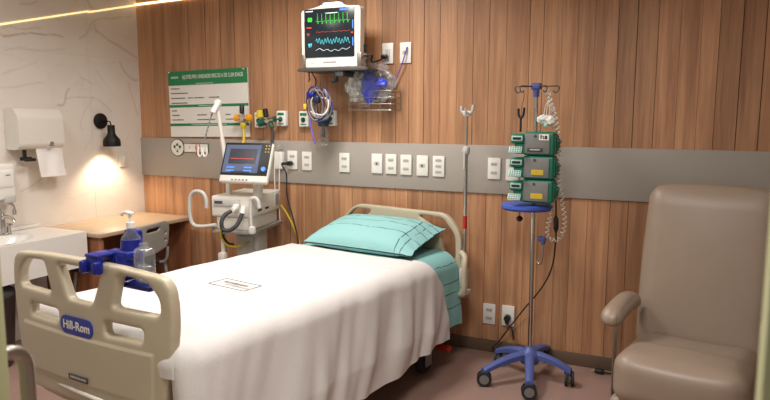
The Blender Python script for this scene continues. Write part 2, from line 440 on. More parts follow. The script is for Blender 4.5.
for i, yy in enumerate(ys):
    row = []
    for zz in zs:
        v = bm.verts.new((XL, yy, zz)); row.append(v); a = 0
        jy = yy+.012*noise.noise(Vector((yy*9, zz*9, 0))); jz = zz+.012*noise.noise(Vector((yy*9, zz*9, 5)))
        if 1.9 <= yy and .7 <= zz <= 2.4:
            for (s, e, st, w) in vp:
                if abs(jy-s[0]) > .3 or abs(jz-s[1]) > .3: continue
                dx, dz = e[0]-s[0], e[1]-s[1]; L2 = dx*dx+dz*dz or 1e-9
                t = max(0, min(1, ((jy-s[0])*dx+(jz-s[1])*dz)/L2))
                dd = math.hypot(jy-s[0]-t*dx, jz-s[1]-t*dz)
                ww = w*(.8+.8*noise.noise(Vector((yy*14, zz*14, 9))))
                a = max(a, st*max(0, 1-dd/(ww*.5+.0055)))
        val[v] = min(1, a*.85)
    grid.append(row)
for i in range(len(ys)-1):
    for j in range(len(zs)-1):
        f = bm.faces.new((grid[i][j], grid[i+1][j], grid[i+1][j+1], grid[i][j+1]))
        for l in f.loops: a = val[l.vert]; l[cl] = (a, a, a, 1)
seam = at(88, 60, 'x', XL).y; hz = at(70, 54, 'x', XL).z
for (c, s) in (((XL+.0003, seam, ZC/2), (.0012, .0014, ZC)), ((XL+.0003, (Y1+Y0)/2, hz), (.0012, Y1-Y0, .002)), ((XL+.0003, seam-1.2, ZC/2), (.0012, .0014, ZC))):
    n0 = len(bm.faces); bx(bm, c, s); bm.faces.ensure_lookup_table()
    for f in bm.faces[n0:]: f.material_index = 1
n0 = len(bm.faces); bx(bm, (XL-.055, (Y1+Y0)/2, ZC/2), (.1, Y1-Y0, ZC)); bm.faces.ensure_lookup_table()
for f in bm.faces[n0:]: f.material_index = 1
me_ = struct('wall_left', bm, None, mats=[M['marble'], mat('tile_joint', (206, 197, 187), .7)])
bm = B(); bx(bm, (XR+.05, (D-.2)/2, ZC/2), (.1, D+.2, ZC)); struct('wall_right', bm, M['paint'])
# recessed LED line on the timber wall; dim glowing bars mimic its marble reflection
zl = at(137, 4.5, 'y', D).z
led = thing('led_strip', 'thin glowing light line running slantwise across marble and onto the timber wall', 'light strip', (XL, D, zl))
def ledbar(name, a, b, m, out):
    bm = B(); d = (b-a); u = d.normalized(); w = Vector(out).cross(u)
    prism(bm, [(0, -.005), (d.length, -.005), (d.length, .005), (0, .005)], a-Vector((XL, D, zl)), u, w, Vector(out)*.006)
    return obj(name, bm, m, led)
l0, l1 = at(137, 4.6, 'y', D-.001), at(215, -5, 'y', D-.001)
ledbar('bright_line', Vector((XL+.001, D-.001, l0.z)), l1, M['led'], (0, -1, 0))
m0_, m1_ = at(88, 12.2, 'x', XL+.001), at(137, 5, 'x', XL+.001); ledbar('marble_reflection', m0_, m1_, M['ledrefl'], (1, 0, 0))  # reflection of the strip put in as a glowing bar, jogged at the joint
n0_, n1_ = at(-25, 28.2, 'x', XL+.001), at(88, 11.2, 'x', XL+.001); ledbar('marble_reflection', n0_, n1_, M['ledrefl'], (1, 0, 0))

# door opening the picture is taken through
bm = B(); bx(bm, (.092, .72, 1.05), (.035, .045, 2.1), .006); struct('door_1', bm, M['jam'])
g = thing('sliding_door', 'pale green door edge with a steel pull handle, nearest thing at lower left', 'door', (-1.078, .70, 0))
obj('door_leaf', one(bx, (-.33, 0, 1.05), (.66, .045, 2.1), .005), M['jam'], g)
hz_ = 1.03
bm = B(); pts = smooth([(-.05, .022, hz_-.02), (-.05, .06, hz_-.02), (-.05, .085, hz_-.04), (-.05, .09, hz_-.09), (-.05, .09, hz_-.3), (-.05, .09, hz_-.52), (-.05, .085, hz_-.57), (-.05, .06, hz_-.59), (-.05, .022, hz_-.59)], 6)
tube(bm, pts, .014, 14); obj('pull_handle', bm, M['steel'], g)

# ================================================================== BED
bed = thing('hospital_bed', 'cream electric hospital bed with molded end panels, standing on castors', 'hospital bed', (-2.035, 1.68, 0), math.radians(-9.6))
BM = Matrix.Translation(bed.location) @ Matrix.Rotation(bed.rotation_euler.z, 4, 'Z')
outer = roundpoly([(-.42, .36), (-.475, .6), (-.505, .75), (-.49, .895), (-.2, .918), (.2, .918), (.49, .895), (.505, .75), (.49, .6), (.44, .36)], [.04, .1, .1, .11, .1, .1, .11, .1, .1, .04], 6)
mir = lambda pts: [(-x, z) for x, z in pts][::-1]
sideo = [(-.44, .757), (-.44, .82), (-.375, .880), (-.235, .884), (-.192, .757)]
slot = [(-.355, .65), (-.355, .702), (-.145, .702), (-.145, .65)]
fb = panel2d(outer, [roundpoly(sideo, [.025, .04, .04, .02, .02]), mir(roundpoly(sideo, [.025, .04, .04, .02, .02])),
                     roundpoly([(-.075, .752), (-.14, .888), (.14, .888), (.075, .752)], .02), roundpoly(slot, .018), mir(roundpoly(slot, .018))], .045, .018)
for v in fb.verts:
    x, z = v.co.x, v.co.z
    v.co.y += .10*x*x - .04*max(0, .75-z)
    v.co.y += -.006*(1 if (.62 > z > .44 and abs(x) < .41 and v.co.y < .10*x*x-.04*max(0, .75-z)) else 0)
foot = obj('footboard', fb, M['cream'], bed, 60)
foot.rotation_euler.z = math.radians(4); foot.scale.x = .95; foot.location.x = -.008
def fy(x, z): return .10*x*x-.04*max(0, .75-z)-.0225
bm = B(); prism(bm, rrect(.205, .072, .034), (-.018, fy(-.018, .667)-.0035, .657), X, Z, (0, .006, 0)); bd = obj('brand_badge', bm, M['badge'], foot); bd['label'] = 'blue oval badge with white lettering'
obj('lettering', text_bm('Hill-Rom', .047, (-.018, fy(-.018, .667)-.0037, .657), X, Z, .001, sx=1.0, bold=.0008), M['swhite'] if 0 else M['white'], bd)
bm = B(); prism(bm, rrect(.12, .022, .003), (.0, fy(0, .45)-.012, .462), X, Z, (0, .004, 0)); lb = obj('rating_label', bm, M['darkgrey'], foot)
bm = B()
for k in range(9): bx(bm, (-.045+k*.0115, fy(0, .45)-.0125, .4625), (.007, .001, .008))
obj('label_print', bm, M['lightgrey'], lb)
bm = B(); tube(bm, [(x/20, fy(x/20, .41)-.003, .405) for x in range(-9, 10)], .008, 8); obj('bumper_strip', bm, M['offwhite'], bed)
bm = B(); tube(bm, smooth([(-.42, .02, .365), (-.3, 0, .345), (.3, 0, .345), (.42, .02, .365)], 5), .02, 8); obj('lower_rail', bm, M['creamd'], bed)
# headboard
ho = roundpoly([(-.47, .40), (-.47, .70), (-.27, .885), (.41, .878), (.51, .76), (.52, .40)], [.04, .06, .06, .06, .06, .04], 6)
hh = [(.20, .855), (.385, .850), (.468, .75), (.475, .60), (.40, .60), (.36, .76)]
hb = panel2d(ho, [roundpoly(hh, .03), mir(roundpoly([(.20-.07, .855), (.345-.07, .855), (.455-.07, .745), (.47-.07, .60), (.38-.07, .60), (.34-.07, .75)], .03))], .04, .016)
for v in hb.verts: v.co.y += 2.05
hbo = obj('headboard', hb, M['cream'], bed, 60)
# chassis
bm = B(); bx(bm, (0, 1.03, .44), (.84, 1.9, .05), .01)
for s in (-1, 1): bx(bm, (s*.36, 1.03, .30), (.06, 1.85, .07), .01)
for yy in (.25, 1.85): bx(bm, (0, yy, .26), (.8, .08, .07), .01)
for s in (-.3, .3):
    for yy in (.5, 1.5): tube(bm, [(s, yy, .28), (s, yy+.18, .43)], .022, 8)
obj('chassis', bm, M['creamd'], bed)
bm = B(); bx(bm, (0, 1.03, .225), (.5, .7, .1), .02); obj('drive_cover', bm, M['offwhite'], bed)
def castor(x, y, r=.075):
    c = obj('castor', one(lambda b: (cyl(b, (x-.018, y, r), (x+.018, y, r), r, n=28), cyl(b, (x-.024, y, r), (x+.024, y, r), r*.55, n=20))), M['rubber'], bed)
    obj('castor_fork', one(lambda b: (bx(b, (x+.032, y-.0, r*1.35), (.01, .07, .12), .006), bx(b, (x-.032, y, r*1.35), (.01, .07, .12), .006), bx(b, (x, y, r*2.2), (.075, .09, .03), .012))), M['midgrey'], c)
for x, y in ((-.36, .25), (.40, .25), (-.36, 1.85), (.44, 1.74)): castor(x, y)
pd = obj('brake_pedal', one(lambda b: (bx(b, (.50, 1.86, .12), (.09, .05, .03), .012), bx(b, (.47, 1.88, .17), (.03, .03, .1), .01))), M['red'], bed); pd['label'] = 'red brake pedal'
# rail stub and drip pole at the head corner
bm = B(); tube(bm, smooth([(.53, 2.0, .66), (.565, 1.98, .64), (.575, 1.96, .58), (.575, 1.96, .46), (.56, 1.97, .42), (.52, 2.0, .41)], 5), .018, 10)
obj('side_rail_end', bm, M['cream'], bed)
PX, PY = .535, 2.03
pole = obj('drip_pole', one(lambda b: (tube(b, [(PX, PY, .42), (PX, PY, 1.25)], .0115, 12), tube(b, [(PX, PY, 1.25), (PX, PY, 1.475)], .0065, 10))), M['chrome'], bed)
obj('telescope_lock', one(lambda b: (lathe(b, [(.006, -.03), (.018, -.02), (.023, 0), (.018, .02), (.006, .028)], (PX, PY, 1.255), 16), cyl(b, (PX, PY-.02, 1.24), (PX, PY-.02, 1.15), .006))), M['lightgrey'], pole)
hk = obj('drip_hook', one(lambda b: (tube(b, smooth([(PX-.035, PY, 1.51), (PX-.03, PY, 1.4755), (PX, PY, 1.475), (PX+.03, PY, 1.4755), (PX+.04, PY, 1.515)], 5), .009, 8), bx(b, (PX, PY, 1.465), (.05, .02, .028), .009), tube(b, smooth([(PX+.01, PY-.015, 1.475), (PX+.02, PY-.05, 1.465), (PX+.02, PY-.06, 1.495)], 4), .006, 8))), M['lightgrey'], pole)
rb = obj('marker_band', one(cyl, (PX, PY, .80), (PX, PY, .875), .013), M['red'], pole); rb['label'] = 'red band round the pole'
obj('pole_socket', one(lambda b: (bx(b, (PX, PY, .50), (.05, .05, .13), .012), cyl(b, (PX, PY, .55), (PX, PY, .62), .018), bx(b, (PX-.01, PY, .425), (.1, .06, .035), .012))), M['lightgrey'], bed)

# mattress and linen, all in bed coordinates
def on_bed(o): o.matrix_world = BM; return o
mt = obj('mattress', one(bx, (0, 1.03, .565), (.88, 1.93, .16), .04, 4), M['mattress']); on_bed(mt)
tag(mt, 'pale foam mattress on the bed under the white blanket', 'mattress')
TOP = .655; HX = .455
def cloth(name, a0, a1, b0, b1, na, nb, top, hx, y0, yend, amp, seed, m, headfn=None, hemfn=None):
    """draped rectangle: a across bed, b along; beyond |hx| it hangs, before y0 it hangs over the foot end"""
    bm = B(); uvl = bm.loops.layers.uv.new('UVMap'); g = []; uv = {}
    for i in range(na+1):
        row = []
        for j in range(nb+1):
            fa, fb_ = i/na, j/nb
            a = a0+(a1-a0)*fa
            e = b1 if headfn is None else headfn(a)
            s = b0+(e-b0)*fb_
            hem = a1 if hemfn is None else hemfn(s)
            if a > 0: a = a*(hem/a1) if a > hx else a
            if a > hx: a = hx+(a-hx)*1.0
            dx = abs(a)-hx; dy = y0-s
            sg = 1 if a > 0 else -1
            x, yy, z = a, s, top
            R = .09 if amp < .02 else .08
            def drape(d):   # returns (outward, drop)
                arc = R*PI/2
                if d <= 0: return d, 0
                if d < arc: t = d/R; return R*math.sin(t), R*(1-math.cos(t))
                return R, R+(d-arc)
            if dx > -.001:
                o_, dr = drape(dx)
                f = min(1, dr/.35)
                ph = s*11+seed+1.6*noise.noise(Vector((s*2.2, seed, 0)))
                fold = amp*f*(.8+.16*math.sin(ph)+.9*noise.noise(Vector((s*5+dr*2.2, dr*.9, seed)))+.5*noise.noise(Vector((s*13+dr*5, dr*2, seed)))+.14*math.sin(ph*2.3+1+dr*6))
                x = sg*(hx+o_+fold+(.03 if amp > .02 else .04)*f); z = top-dr
                yy = s + (.02*math.sin(ph*.9))*f
            if dy > -.001:
                o_, dr2 = drape(dy)
                yy = y0-o_+.01*noise.noise(Vector((x*8, 0, seed)))*min(1, dr2/.1)
                z = min(z, top-dr2)
                if dx > 0:
                    k = min(dx, dy)
                    x -= sg*.55*k; yy += .10*k
            z += .004*noise.noise(Vector((a*5, s*5, seed)))+.0018*noise.noise(Vector((a*17, s*17, seed+3)))
            v = bm.verts.new((x, yy, z)); row.append(v); uv[v] = (a, s)
        g.append(row)
    for i in range(na):
        for j in range(nb):
            f = bm.faces.new((g[i][j], g[i+1][j], g[i+1][j+1], g[i][j+1]))
            for l in f.loops: l[uvl].uv = uv[l.vert]
    bmesh.ops.recalc_face_normals(bm, faces=bm.faces)
    bm = evalmesh(bm, [('SOLIDIFY', dict(thickness=.004, offset=1))])
    return on_bed(obj(name, bm, m, None, 70))
M['tealsheet'] = fabric_lines('teal_sheet_print', (134, 184, 182), (16, 44, 52), [('X', .60, .0028), ('X', .66, .0028), ('X', .50, .002), ('X', .74, .0025)])
M['tealpillow'] = fabric_lines('teal_pillow_print', (140, 188, 186), (16, 44, 52), [('Y', .09, .0028), ('Y', .02, .0022), ('Y', -.07, .0028), ('Y', .145, .0025), ('X', .27, .003), ('X', .31, .0025)])
ts = cloth('bed_sheet', -.52, .93, 1.35, 2.015, 90, 46, TOP-.004, .395, .0, 0, .012, 4.2, M['tealsheet'], hemfn=lambda s: .88+.03*math.sin(s*9))
tag(ts, 'teal printed sheet showing at the head end, hanging over the bed side', 'bed sheet')
def bhead(a):
    if a < .2: return 1.615
    return 1.615-.0+.02*min(1, max(0, a-.2)/.26)+.13*max(0, min(1, (a-.42)/.25))+.03*max(0, min(1, (a-.6)/.35))
bl = cloth('blanket', -.86, .98, -.06, 1.6, 150, 150, TOP+.006, .435, .10, 0, .045, 1.3, M['blanket'], headfn=bhead, hemfn=lambda s: .985-.05*min(1, max(0, s-.6)/1.3)+.012*math.sin(s*7))
tag(bl, 'white cotton blanket spread over the bed with its side hanging down', 'blanket')
bm = B(); zz = TOP+.0155
zz += .0055; BI = BM.inverted(); pq = [BI @ at(x, y, 'z', zz) for x, y in ((208, 283), (243, 291), (262.5, 286), (227, 278.5))]
c0 = sum(pq, Vector())/4; ux = (pq[1]-pq[0]+pq[2]-pq[3]); hw_ = ux.length/4; ux.normalize(); uy = Vector((-ux.y, ux.x, 0)); hv_ = abs((pq[3]-pq[0]+pq[2]-pq[1]).dot(uy))/4
for (p, q) in (((-hw_, -hv_), (hw_, -hv_)), ((-hw_, hv_), (hw_, hv_)), ((-hw_, -hv_), (-hw_, hv_)), ((hw_, -hv_), (hw_, hv_))):
    tube(bm, [c0+ux*p[0]+uy*p[1], c0+ux*q[0]+uy*q[1]], .0016, 5)
for k in range(9):
    w = random.uniform(.010, .014); hgt = random.choice((.016, .02, .02))
    bx(bm, c0+ux*(-.072+k*.0175)+uy*.01, (w*.8, hgt, .0015))
bp_ = obj('printed_mark', bm, mat('blanket_print', (78, 76, 84), .9), bl)
# pillow
bm = B(); uvl = bm.loops.layers.uv.new('UVMap'); N = 40; W_, H_ = .76, .42; sides = []
for sgn in (1, -1):
    g = []
    for i in range(N+1):
        row = []
        for j in range(N+1):
            u, w = i/N*2-1, j/N*2-1
            e = max(0, (1-abs(u)**2.8))**.5*max(0, (1-abs(w)**2.6))**.45
            pin = 1-.05*(1-abs(u)**2)*abs(w)**3-.0*u
            x = u*W_/2*(1-.05*(1-w*w)*abs(u)**3); yv = w*H_/2*pin
            flap = max(0, (u-.72)/.28)
            zz = sgn*(.085*(1 if sgn > 0 else .55)*e*(1-.7*flap)+.003)+.028*(w+.2)
            zz += .006*noise.noise(Vector((u*4, w*4, 2)))*e+.010*flap*noise.noise(Vector((u*9, w*5, 7)))
            row.append((bm.verts.new((x, yv, zz)), x, yv))
        g.append(row)
    for i in range(N):
        for j in range(N):
            q = (g[i][j], g[i+1][j], g[i+1][j+1], g[i][j+1])
            f = bm.faces.new([t[0] for t in (q if sgn == 1 else q[::-1])])
            for l, t in zip(f.loops, (q if sgn == 1 else q[::-1])): l[uvl].uv = (t[1], t[2])
bmesh.ops.remove_doubles(bm, verts=bm.verts, dist=.001)
pl = obj('pillow', bm, M['tealpillow'], None, 80)
pl.matrix_world = BM @ Matrix.Translation((.025, 1.83, TOP+.074)) @ Matrix.Rotation(math.radians(2), 4, 'Z') @ Matrix.Rotation(math.radians(5), 4, 'X')
tag(pl, 'teal pillow with thin dark stripes lying at the head of the bed', 'pillow')

# sanitizer holder clamped on the footboard
sh = thing('sanitizer_holder', 'royal blue plastic bottle holder clamped over the top rail of the footboard', 'bottle holder', BM @ Vector((.115, 0.01, 0)), bed.rotation_euler.z+math.radians(4))
cx = -.02
obj('clamp', one(lambda b: (bx(b, (cx+.01, -.03, .912), (.075, .03, .07), .014), bx(b, (cx+.01, .034, .912), (.075, .022, .065), .01), bx(b, (cx+.01, .0, .945), (.075, .09, .014), .006), bx(b, (cx-.025, -.045, .905), (.03, .04, .05), .012), bx(b, (cx+.045, -.045, .905), (.03, .035, .05), .012))), M['blue'], sh)
obj('arm', one(lambda b: (bx(b, (cx+.06, .05, .94), (.12, .05, .035), .012), bx(b, (cx+.08, .05, .90), (.06, .06, .10), .015))), M['blue'], sh)
obj('cradle', one(lambda b: (lathe(b, [(.040, 0), (.043, .005), (.043, .07), (.036, .13), (.032, .132), (.039, .07), (.038, .012)], (cx+.07, .085, .865), 24), bx(b, (cx+.155, .06, .835), (.15, .07, .02), .008), bx(b, (cx+.045, .115, .93), (.075, .035, .19), .012))), M['blue'], sh)
bt = thing('sanitizer_bottle', 'clear pump bottle with a white nozzle standing in the blue holder', 'bottle', sh.matrix_basis @ Vector((cx+.07, .085, .872)), bed.rotation_euler.z)
obj('bottle_body', one(lathe, [(.03, 0), (.034, .01), (.034, .13), (.014, .155), (.013, .165)], (0, 0, 0)), M['clear'], bt)
obj('pump_head', one(lambda b: (cyl(b, (0, 0, .165), (0, 0, .185), .016), cyl(b, (0, 0, .185), (0, 0, .215), .006), tube(b, smooth([(.008, 0, .218), (-.01, 0, .222), (-.035, -.005, .218), (-.045, -.006, .208)], 4), .006, 8), bx(b, (0, 0, .219), (.03, .02, .01), .004))), M['white'], bt)
b2 = thing('small_bottle', 'transparent square bottle of clear gel behind the bed footboard', 'bottle', sh.matrix_basis @ Vector((cx+.168, .062, .847)), bed.rotation_euler.z)
obj('bottle_body', one(lambda b: (bx(b, (0, 0, .065), (.075, .055, .13), .018, 3), cyl(b, (0, 0, .128), (0, 0, .145), .016))), M['clear'], b2)
obj('gel', one(bx, (0, 0, .035), (.064, .044, .06), .014, 3), M['clear'], b2)

# ================================================================== WALL LAMP
p = at(99.5, 121, 'x', XL); lz, ly = p.z, p.y
lm = thing('wall_lamp', 'small matte black wall lamp with a bell shade glowing over the desk', 'lamp', (XL, ly, lz))
obj('wall_plate', one(lathe, [(.05, 0), (.056, .004), (.056, .018), (.053, .02)], (0, 0, 0), 28, (1, 0, 0)), M['lampblk'], lm)
obj('arm', one(tube, smooth([(.018, 0, -.002), (.09, 0, -.002), (.108, .0, -.012), (.112, 0, -.035)], 5), .0045, 8), M['lampblk'], lm)
shd = obj('lamp_shade', one(lathe, [(.026, .002), (.026, -.055), (.034, -.072), (.056, -.10), (.060, -.118), (.060, -.150), (.057, -.150), (.057, -.118), (.052, -.102), (.030, -.075), (.022, -.055), (.022, -.004)], (.112, 0, -.03), 28), M['lampblk'], lm)
obj('bulb', one(lathe, [(.006, .035), (.012, .02), (.022, 0), (.022, -.012), (.012, -.026), (.001, -.03)], (.112, 0, -.125), 20), M['bulb'], lm)
# ================================================================== LEFT WALL FITTINGS
p0, p1 = at(14, 108, 'x', XL+.1), at(62, 148, 'x', XL+.1)
q = at(35, 128, 'x', XL)
dpY, dpZ = (p0.y+p1.y)/2, (p0.z+p1.z)/2; dw = p1.y-p0.y; dh = p0.z-p1.z
dp = thing('paper_towel_dispenser', 'white paper towel dispenser on the marble wall above the sink', 'dispenser', (XL, dpY, dpZ))
sec = roundpoly([(.0008, -dh/2), (.0008, dh/2), (.085, dh/2), (.125, dh*.28), (.13, -dh*.40), (.10, -dh/2)], .02)
obj('housing', one(prism, sec, (0, -dw/2, 0), X, Z, (0, dw, 0)), M['offwhite'], dp)
obj('lock_mark', one(lambda b: (cyl(b, (.125, dw*.2, -dh*.36), (.136, dw*.2, -dh*.36), .011), bx(b, (.131, dw*.2, -dh*.42), (.012, .03, .006)))), M['midgrey'], dp)
obj('feed_lever', one(lambda b: (bx(b, (.07, -dw*.28, -dh/2-.03), (.02, .02, .06), .005), bx(b, (.10, -dw*.24, -dh/2-.065), (.03, .07, .02), .007), cyl(b, (.05, -dw*.32, -dh/2-.06), (.05, -dw*.1, -dh/2-.06), .012))), M['black'], dp)
bm = B(); g = []
for i in range(9):
    row = []
    for j in range(13):
        yy = -dw*.10+i/8*dw*.60; t = j/12; row.append(bm.verts.new((.10+.018*t*t+.006*math.sin(i*1.2+t*2), yy+.01*t, -dh/2+.004-t*.185)))
    g.append(row)
for i in range(8):
    for j in range(12): bm.faces.new((g[i][j], g[i+1][j], g[i+1][j+1], g[i][j+1]))
bm = evalmesh(bm, [('SOLIDIFY', dict(thickness=.002))])
pt = obj('paper_towel', bm, M['paper'], dp)
s0, s1 = at(-8, 165, 'x', XL+.1), at(18, 202, 'x', XL+.1)
sd = thing('soap_dispenser', 'small white soap dispenser on the wall at the left picture edge', 'dispenser', (XL, (s0.y+s1.y)/2, (s0.z+s1.z)/2))
w_, h_ = s1.y-s0.y, s0.z-s1.z
obj('housing', one(lambda b: (bx(b, (.05, 0, .01), (.10, w_, h_-.02), .018, 3), bx(b, (.056, 0, .03), (.105, w_*.9, h_*.5), .02, 3))), M['white'], sd)
obj('push_lever', one(bx, (.075, w_*.18, -h_*.40), (.07, w_*.5, .05), .012, 3), M['lightgrey'], sd)
obj('name_mark', one(bx, (.110, w_*.1, h_*.22), (.001, .03, .006)), M['midgrey'], sd)
# little spout under it
p = at(12, 208, 'x', XL+.08)
wt = thing('wall_spout', 'small chrome spout hanging below the soap dispenser', 'spout', (XL, p.y, p.z))
obj('pipe', one(tube, smooth([(.0, -.05, .035), (.05, -.04, .035), (.08, -.01, .03), (.088, .005, .01), (.088, .008, -.02)], 5), .008, 10), M['chrome'], wt)
obj('outlet_tip', one(cyl, (.088, .008, -.012), (.088, .008, -.042), .012), M['chrome'], wt)
# plate under lamp
def plate_left(px_, py_):
    p = at(px_, py_, 'x', XL); g = thing('wall_switch', 'blank white switch plate on the marble beside the lamp glow', 'switch plate', (XL, p.y, p.z))
    obj('cover', one(bx, (.006, 0, 0), (.011, .075, .12), .004), M['offwhite'], g); obj('rocker', one(bx, (.013, 0, 0), (.005, .03, .05), .002), M['white'], g)
plate_left(122.5, 159)
# ================================================================== SINK
SZ = .718; sx1 = -3.48
sy1 = at(82, 231, 'z', SZ).y; sx1 = -3.44
sk = thing('sink', 'white solid-surface wash basin block on the left wall', 'sink', (XL, 0, SZ))
wd = sx1-XL; y0s, y1s = 2.02, sy1
bm = B(); n = 30
# top with a shallow elliptical bowl
ccx, ccy, rx, ry = wd*.52, (y0s+2.70)/2, wd*.33, .27
g = []
NX, NY = 26, 60
for i in range(NX+1):
    row = []
    for j in range(NY+1):
        x_ = .003+(wd-.003)*i/NX; y_ = y0s+(y1s-y0s)*j/NY
        d = math.hypot((x_-ccx)/rx, (y_-ccy)/ry)
        z_ = 0 if d > 1 else -.11*min(1, (1-d)*2.6)**.8
        row.append(bm.verts.new((x_, y_, z_)))
    g.append(row)
for i in range(NX):
    for j in range(NY): bm.faces.new((g[i][j], g[i+1][j], g[i+1][j+1], g[i][j+1]))
lowz = -.22
def skirt(seq):
    lows = [bm.verts.new((v.co.x, v.co.y, lowz)) for v in seq]
    for a, b, c, d in zip(seq, seq[1:], lows, lows[1:]): bm.faces.new((a, c, d, b))
skirt(g[-1]); skirt([r[0] for r in g]); skirt([r[-1] for r in g]); skirt(g[0])
bmesh.ops.remove_doubles(bm, verts=bm.verts, dist=.0005)
obj('basin', bm, M['ceramic'], sk, 35)
obj('drain', one(cyl, (ccx, ccy, -.112), (ccx, ccy, -.108), .022), M['chrome'], sk)
obj('backsplash', one(bx, (.0135, (y0s+y1s)/2, .012), (.02, y1s-y0s, .022), .003), M['ceramic'], sk)
p = at(3, 235, 'z', SZ)
fc = thing('faucet', 'chrome tap standing on the basin at the left picture edge', 'faucet', (p.x, p.y, SZ+.001))
obj('tap_body', one(lambda b: (lathe(b, [(.026, 0), (.026, .006), (.017, .012), (.017, .10), (.013, .115)], (0, 0, 0)), tube(b, smooth([(0, 0, .09), (.03, 0, .115), (.09, 0, .11), (.12, 0, .085)], 5), .010, 10))), M['chrome'], fc)
obj('tap_handle', one(lambda b: (cyl(b, (0, 0, .115), (0, 0, .135), .015), tube(b, [(0, 0, .13), (-.03, .01, .16)], .005, 8))), M['chrome'], fc)
obj('side_lever', one(lambda b: (cyl(b, (0, .04, 0), (0, .04, .05), .014), bx(b, (.01, .04, .06), (.05, .016, .016), .005))), M['chrome'], fc)
bn = thing('waste_bin', 'dark waste bin with a grey lid under the wash basin, behind the bed end', 'waste bin', (XL+.26, 2.30, 0))
obj('bin_body', one(lathe, [(.13, .001), (.14, .02), (.165, .40), (.165, .42)], (0, 0, 0)), mat('bin_dark_brown', (48, 38, 36), .4), bn)
obj('lid', one(lathe, [(.168, .42), (.168, .44), (.12, .475), (.01, .485)], (0, 0, 0)), M['darkgrey'], bn)

# ================================================================== DESK
DZ = .705
dx1 = -3.335
dk = thing('desk', 'wooden desk with a pale top against the marble wall', 'desk', (XL, 0, 0))
dw_ = dx1-XL
y0d, y1d = sy1+.012, D-.075
obj('desk_top', one(bx, (dw_/2+.002, (y0d+y1d)/2, DZ-.0125), (dw_-.004, y1d-y0d, .025), .002), M['desktop'], dk)
for yy in (y0d+.03, y1d-.02): obj('side_panel', one(bx, (dw_/2-.006, yy, (DZ-.026)/2+.001), (dw_-.03, .025, DZ-.028), .002), M['deskwood'], dk)
obj('modesty_panel', one(bx, (.02, (y0d+y1d)/2, .52), (.02, y1d-y0d-.1, .36), .002), M['deskwood'], dk)
# chair tucked under the desk
cc = at(152, 246, 'y', 3.18)
ch = thing('desk_chair', 'grey plastic shell chair with a dark seat tucked under the desk', 'chair', (dx1+.05, 3.14, 0), math.radians(10))
bk = roundpoly([(-.20, .56), (-.205, .70), (-.16, .745), (.16, .745), (.205, .70), (.20, .56), (.0, .53)], .04)
bb = panel2d(bk, [roundpoly([(-.07, .69), (-.07, .715), (.07, .715), (.07, .69)], .013)]+[roundpoly([(sx_*.11-.012+0, z_), (sx_*.11-.012, z_+.02), (sx_*.11+.012, z_+.02), (sx_*.11+.012, z_)], .008) for sx_ in (-1.4, 1.4) for z_ in (.60, .65)], .016, .005, .005, 2)
for v in bb.verts:
    x_, y_, z_ = v.co; v.co = Vector((.10+y_-.35*x_*x_+.10*(z_-.5), x_, z_))
obj('backrest', bb, M['meshback'], ch, 60)
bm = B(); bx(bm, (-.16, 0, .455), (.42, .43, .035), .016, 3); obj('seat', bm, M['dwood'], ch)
for s in (-1, 1):
    obj('leg', one(tube, smooth([(.07, s*.19, .46), (.10, s*.205, .2), (.12, s*.21, .012)], 4), .011, 8), M['greymetal'], ch)
    obj('leg', one(tube, smooth([(-.33, s*.19, .45), (-.36, s*.205, .2), (-.37, s*.21, .012)], 4), .011, 8), M['greymetal'], ch)
    obj('back_support', one(tube, smooth([(-.02, s*.17, .45), (.09, s*.17, .46), (.115, s*.17, .56)], 4), .010, 8), M['greymetal'], ch)

# ================================================================== WALL PLATES (back wall)
FB = D-.0135    # face of the grey band
def outlet(px_, py_, kind, label, name='power_outlet', cat='power outlet', yf=None, grp=None, w=.078, h=.128):
    yf = FB if yf is None else yf
    p = at(px_, py_, 'y', yf)
    g = thing(name, label, cat, (p.x, yf, p.z), 0, grp)
    cv = obj('cover', one(bx, (0, -.0055, 0), (w, .011, h), .004), M['white'], g)
    if kind in ('double', 'triple'):
        zz = (-.026, .026) if kind == 'double' else (-.036, 0, .036)
        for z_ in zz:
            s = obj('socket', one(lambda b: (prism(b, rrect(.042, .02, .009), (0, -.0125, z_), X, Z, (0, .002, 0)),)), M['lightgrey'], g)
            bm = B()
            for k in (-.011, 0, .011): cyl(bm, (k, -.0132, z_-(0.0 if k else .002)), (k, -.0122, z_-(0.0 if k else .002)), .0028, n=8)
            obj('pin_hole', bm, M['darkgrey'], s)
    elif kind == 'single':
        s = obj('socket', one(prism, rrect(.04, .026, .01), (0, -.0125, 0), X, Z, (0, .002, 0)), M['lightgrey'], g)
        obj('pin_hole', one(bx, (0, -.0135, 0), (.012, .003, .012), .002), M['darkgrey'], s)
    elif kind == 'blank':
        obj('rocker', one(bx, (0, -.0125, 0), (.03, .004, .05), .0015), M['lightgrey'], g)
    return g
outlet(293, 160, 'double', 'white outlet on the grey band with the black cable plugged in, left of the bed')
outlet(307.5, 161, 'double', 'white double outlet on the grey band just right of the one with a black cable')
outlet(345, 162.5, 'double', 'white outlet standing alone on the grey band above the pillow')
outlet(377.5, 163.5, 'single', 'leftmost plate of the row of five on the grey band')
outlet(391.5, 164, 'double', 'second plate from the left in the row of five on the grey band')
outlet(406.5, 164.8, 'double', 'middle plate of the row of five on the grey band')
outlet(422.8, 165.6, 'single', 'fourth plate from the left in the row of five, with one dark hole', )
outlet(439, 166.3, 'triple', 'rightmost plate of the row of five, three sockets stacked')
outlet(494.5, 168.5, 'double', 'white outlet on the grey band between the drip pole and the infusion pumps')
outlet(512.5, 170, 'double', 'white outlet half hidden behind the infusion pumps')
outlet(489.5, 313.5, 'double', 'left outlet of the pair low on the timber wall', yf=D)
lo_ = outlet(508.3, 315.5, 'single', 'right outlet of the low pair, with the pump cable plugged in', yf=D)
